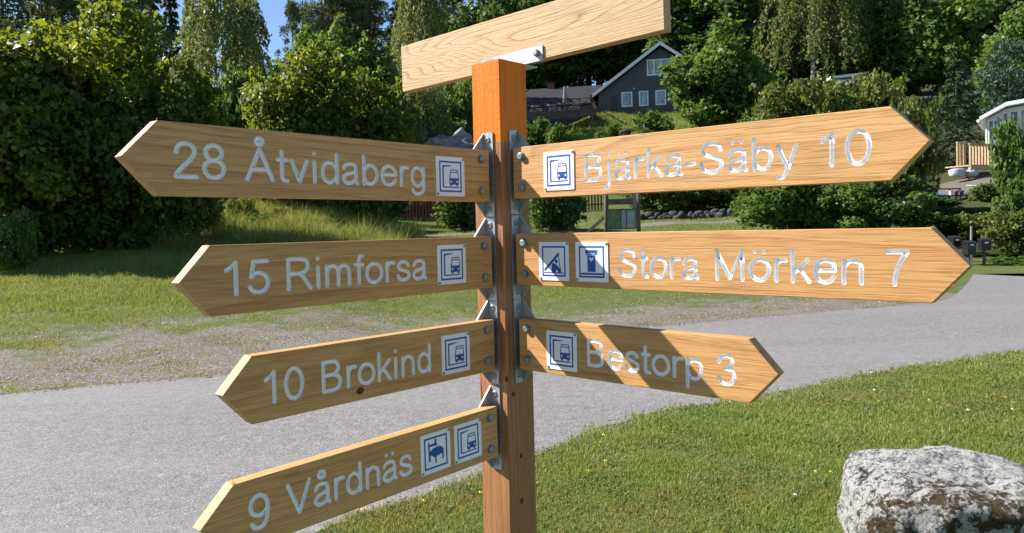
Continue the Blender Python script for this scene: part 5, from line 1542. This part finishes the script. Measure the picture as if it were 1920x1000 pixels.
for arr, m_, lab, sd in ((lawn[split >= .19], 'grass', 'short mown green grass of the lawn right of the lane', 3), (lawn[split < .19], 'grass_dry', 'yellowish dry blades among the lawn grass', 4)):
    g = blades(arr, .030 + .022 * nz(arr[:, 0], arr[:, 1], 8.3, 2.2) ** 2 + .004 * np.minimum(1, arr[:, 1] / 6), .0026 + .0005 * arr[:, 1], sd, .85, m_, 'lawn_grass')
    tag(g, lab, 'grass', kind='stuff')
cv = patch(80000, -6.0, 9.5, 3.4, 10.6, 41, 1.0, lambda x, y: (near_edge_y(x) - y > .05) & (nz(x, y, 5.7, 5.0) * .6 + nz(x, y, 13.0, 2.5) * .4 > .60))
cr_ = np.random.default_rng(42)
cv[:, 2] += .018 + .022 * cr_.random(len(cv))
V, F = leaf_quads(cv, unit(np.array([0, 0, 1.0]) + .45 * cr_.normal(size=cv.shape)), .009 + .0016 * cv[:, 1], .9, 43, .08)
g = link('clover', np_mesh('clover', V, F), None, MAT['clover']); tag(g, 'clover and broad-leaved weeds spread through the lawn', 'clover', kind='stuff')
def verge_keep(x, y):
    d = y - far_edge_y(x)
    return (d > .05) & (x < 8.5)
vg = patch(560000, -17, 12, 6.8, 21, 2, 1.0, verge_keep)
dv = vg[:, 1] - far_edge_y(vg[:, 0])
cl = nz(vg[:, 0], vg[:, 1], 2.6, .5) * .6 + nz(vg[:, 0], vg[:, 1], 7.7, 1.5) * .4
cl = cl + .22 * (nz(vg[:, 0], vg[:, 1], 17.0, 4.0) - .5)
limv = np.where(vg[:, 0] / vg[:, 1] < -.05, 5.4, 3.8)
dens = np.clip((dv / limv) ** 1.4 * .60 + (cl - .47) * 2.6, .07, 1)
sel = np.random.default_rng(6).random(len(vg)) < dens
vg = vg[sel]; dv = dv[sel]
leftw = np.clip(-(vg[:, 0] / vg[:, 1] + .15) * 4, 0, 1)
hgt = .022 + .03 * np.clip((dv - 2) / 3, 0, 1) + .05 * leftw * np.clip((dv - 4.2) / 2.5, 0, 1) + .05 * np.clip(nz(vg[:, 0], vg[:, 1], 4.4, 7.0) - .62, 0, 1) * np.clip(dv - 2, 0, 1)
bright = (np.random.default_rng(9).random(len(vg)) < leftw * np.clip((dv - 3) / 2.5, 0, .62) * (.5 + nz(vg[:, 0], vg[:, 1], 3.3, 9.0)))
dry = ~bright & (np.random.default_rng(10).random(len(vg)) < np.clip(.65 - dv * .06, .3, 1))
for arr, hh, m_, lab, sd in ((vg[bright], hgt[bright], 'grass_bright', 'bright sunlit long grass before the maples', 11), (vg[dry], hgt[dry], 'grass_dry', 'thin dry grass in the gravelly verge', 12), (vg[~bright & ~dry], hgt[~bright & ~dry], 'grass', 'sparse green grass tufts across the lane', 13)):
    g = blades(arr, hh, .003 + .0007 * arr[:, 1], sd, .9, m_, 'verge_grass', seg=False)
    tag(g, lab, 'grass', kind='stuff')
tr_ = np.random.default_rng(55)
tc = patch(2600, -17, 12, 6.9, 15, 51, 1.0, lambda x, y: (y - far_edge_y(x) > .03) & (y - far_edge_y(x) < 6) & (x < 8))
kk = np.repeat(np.arange(len(tc)), 55)
tsz = tr_.uniform(.03, .13, len(tc))[kk]
tp2 = tc[kk] + np.stack([tr_.normal(size=len(kk)) * tsz, tr_.normal(size=len(kk)) * tsz, np.zeros(len(kk))], -1)
td = tr_.random(len(tc))[kk] < .35
for q_, m_, lab in ((~td, 'grass', 'green grass tufts growing through the gravel verge'), (td, 'grass_dry', 'dry grass tufts growing through the gravel verge')):
    g = blades(tp2[q_], .02 + .28 * tsz[q_], .0035 + .0006 * tp2[q_][:, 1], 56, 1.0, m_, 'grass_tufts', seg=False)
    tag(g, lab, 'grass', kind='stuff')
bank = patch(60000, -11, -3.2, 20, 30, 3, 0, lambda x, y: (x / y > -.47) & (x / y < -.12))
bank[:, 2] -= .02
bh = .18 + .75 * nz(bank[:, 0], bank[:, 1], 2.7, .6) ** 2 + .25 * nz(bank[:, 0], bank[:, 1], 9.0, .6) ** 2
bsel = np.random.default_rng(31).random(len(bank)) + .5 * (nz(bank[:, 0], bank[:, 1], 1.9, 2.0) - .5)
for lo_, hi_, m_, lab in ((-9, .35, 'grass_bright', 'tall sunlit green grass on the bank under the 28 board'), (.35, .72, 'grass', 'rough green weeds on the bank under the 28 board'), (.72, 9, 'grass_dry', 'straw-coloured stems on the bank under the 28 board')):
    q_ = (bsel >= lo_) & (bsel < hi_)
    g = blades(bank[q_], bh[q_], .020, 14, 1.1, m_, 'bank_grass', seg=False)
    tag(g, lab, 'grass', kind='stuff')
for px, d, yt, w, key, lab in ((395, 23.2, 392, 60, 'shrub_b', 'leafy weed clump at the left foot of the grassy bank'), (450, 25.4, 372, 70, 'shrub_a', 'leafy weed clump on top of the grassy bank'), (500, 24.2, 398, 55, 'shrub_b', 'weed clump on the bank above the digits 15'), (540, 25.2, 388, 60, 'shrub_a', 'weed clump on the bank left of the small pale shrub'), (680, 26.5, 425, 60, 'shrub_b', 'low weeds above the last letters of Rimforsa')):
    shrub(key, px, d, yt, w, lab, 'weed_clump', sink=.35)
shade = patch(26000, -15, -4, 17, 24, 4, 0, lambda x, y: (x / y < -.30))
g = blades(shade, np.full(len(shade), .24), .012, 15, .8, 'grass', 'shaded_grass', seg=False)
tag(g, 'rough grass in the shade under the maples', 'grass', kind='stuff')
meadow = patch(90000, -6, 22, 21, 46, 5, 0, lambda x, y: (x / y > -.14) & (x / y < .42) & ~((y > 30) & (y < 31.6) & (x / y < .1)) & ~((y > 34.6) & (y < 35.8) & (x > 0)))
g = blades(meadow, np.full(len(meadow), .12), .022, 16, .8, 'grass', 'meadow_grass', seg=False)
tag(g, 'green grass beyond the lane round the notice board', 'grass', kind='stuff')
slope = patch(60000, 0, 22, 50, 78, 6, 0, lambda x, y: (x / y > .0) & (x / y < .26))
g = blades(slope, np.full(len(slope), .35), .07, 17, .8, 'grass', 'slope_grass', seg=False)
tag(g, 'grass on the slope below the grey house', 'grass', kind='stuff')
# gravel
r_ = np.random.default_rng(77)
gp = patch(70000, -15, 12, 6.8, 16, 8, 1.0, lambda x, y: (y - far_edge_y(x) > -.12) & (y - far_edge_y(x) < 4.6) & (x < 7))
gp2 = patch(9000, -2.4, 9.5, 3.4, 10.6, 9, 1.0, lambda x, y: np.abs(near_edge_y(x) - y) < .10 + .08 * nz(x, y, 4))
gp = np.concatenate([gp, gp2]); n = len(gp)
s_ = (r_.uniform(.004, .013, n) * (1 + (r_.random(n) < .05) * 1.2))[:, None]
o8 = np.array([[1, 0, 0], [0, 1, 0], [-1, 0, 0], [0, -1, 0], [0, 0, .7], [0, 0, -.7]])
V = (gp[:, None, :] + np.array([0, 0, .012]) + o8[None] * s_[:, None, :] * r_.uniform(.6, 1.25, (n, 6, 3))).reshape(-1, 3)
F = (np.arange(n)[:, None, None] * 6 + np.array([[0, 1, 4], [1, 2, 4], [2, 3, 4], [3, 0, 4]])[None]).reshape(-1, 3)
t = NT('gravel_stones'); ge = t.n('ShaderNodeNewGeometry')
MAT['gravel'] = t.pbr(t.ramp(ge.outputs['Random Per Island'], [(0, (.075, .062, .052)), (.5, (.185, .16, .14)), (1, (.34, .31, .285))]), .9)
g = link('gravel', np_mesh('gravel', V, F), None, MAT['gravel']); tag(g, 'loose pinkish grey gravel along the lane edge', 'gravel', kind='stuff')
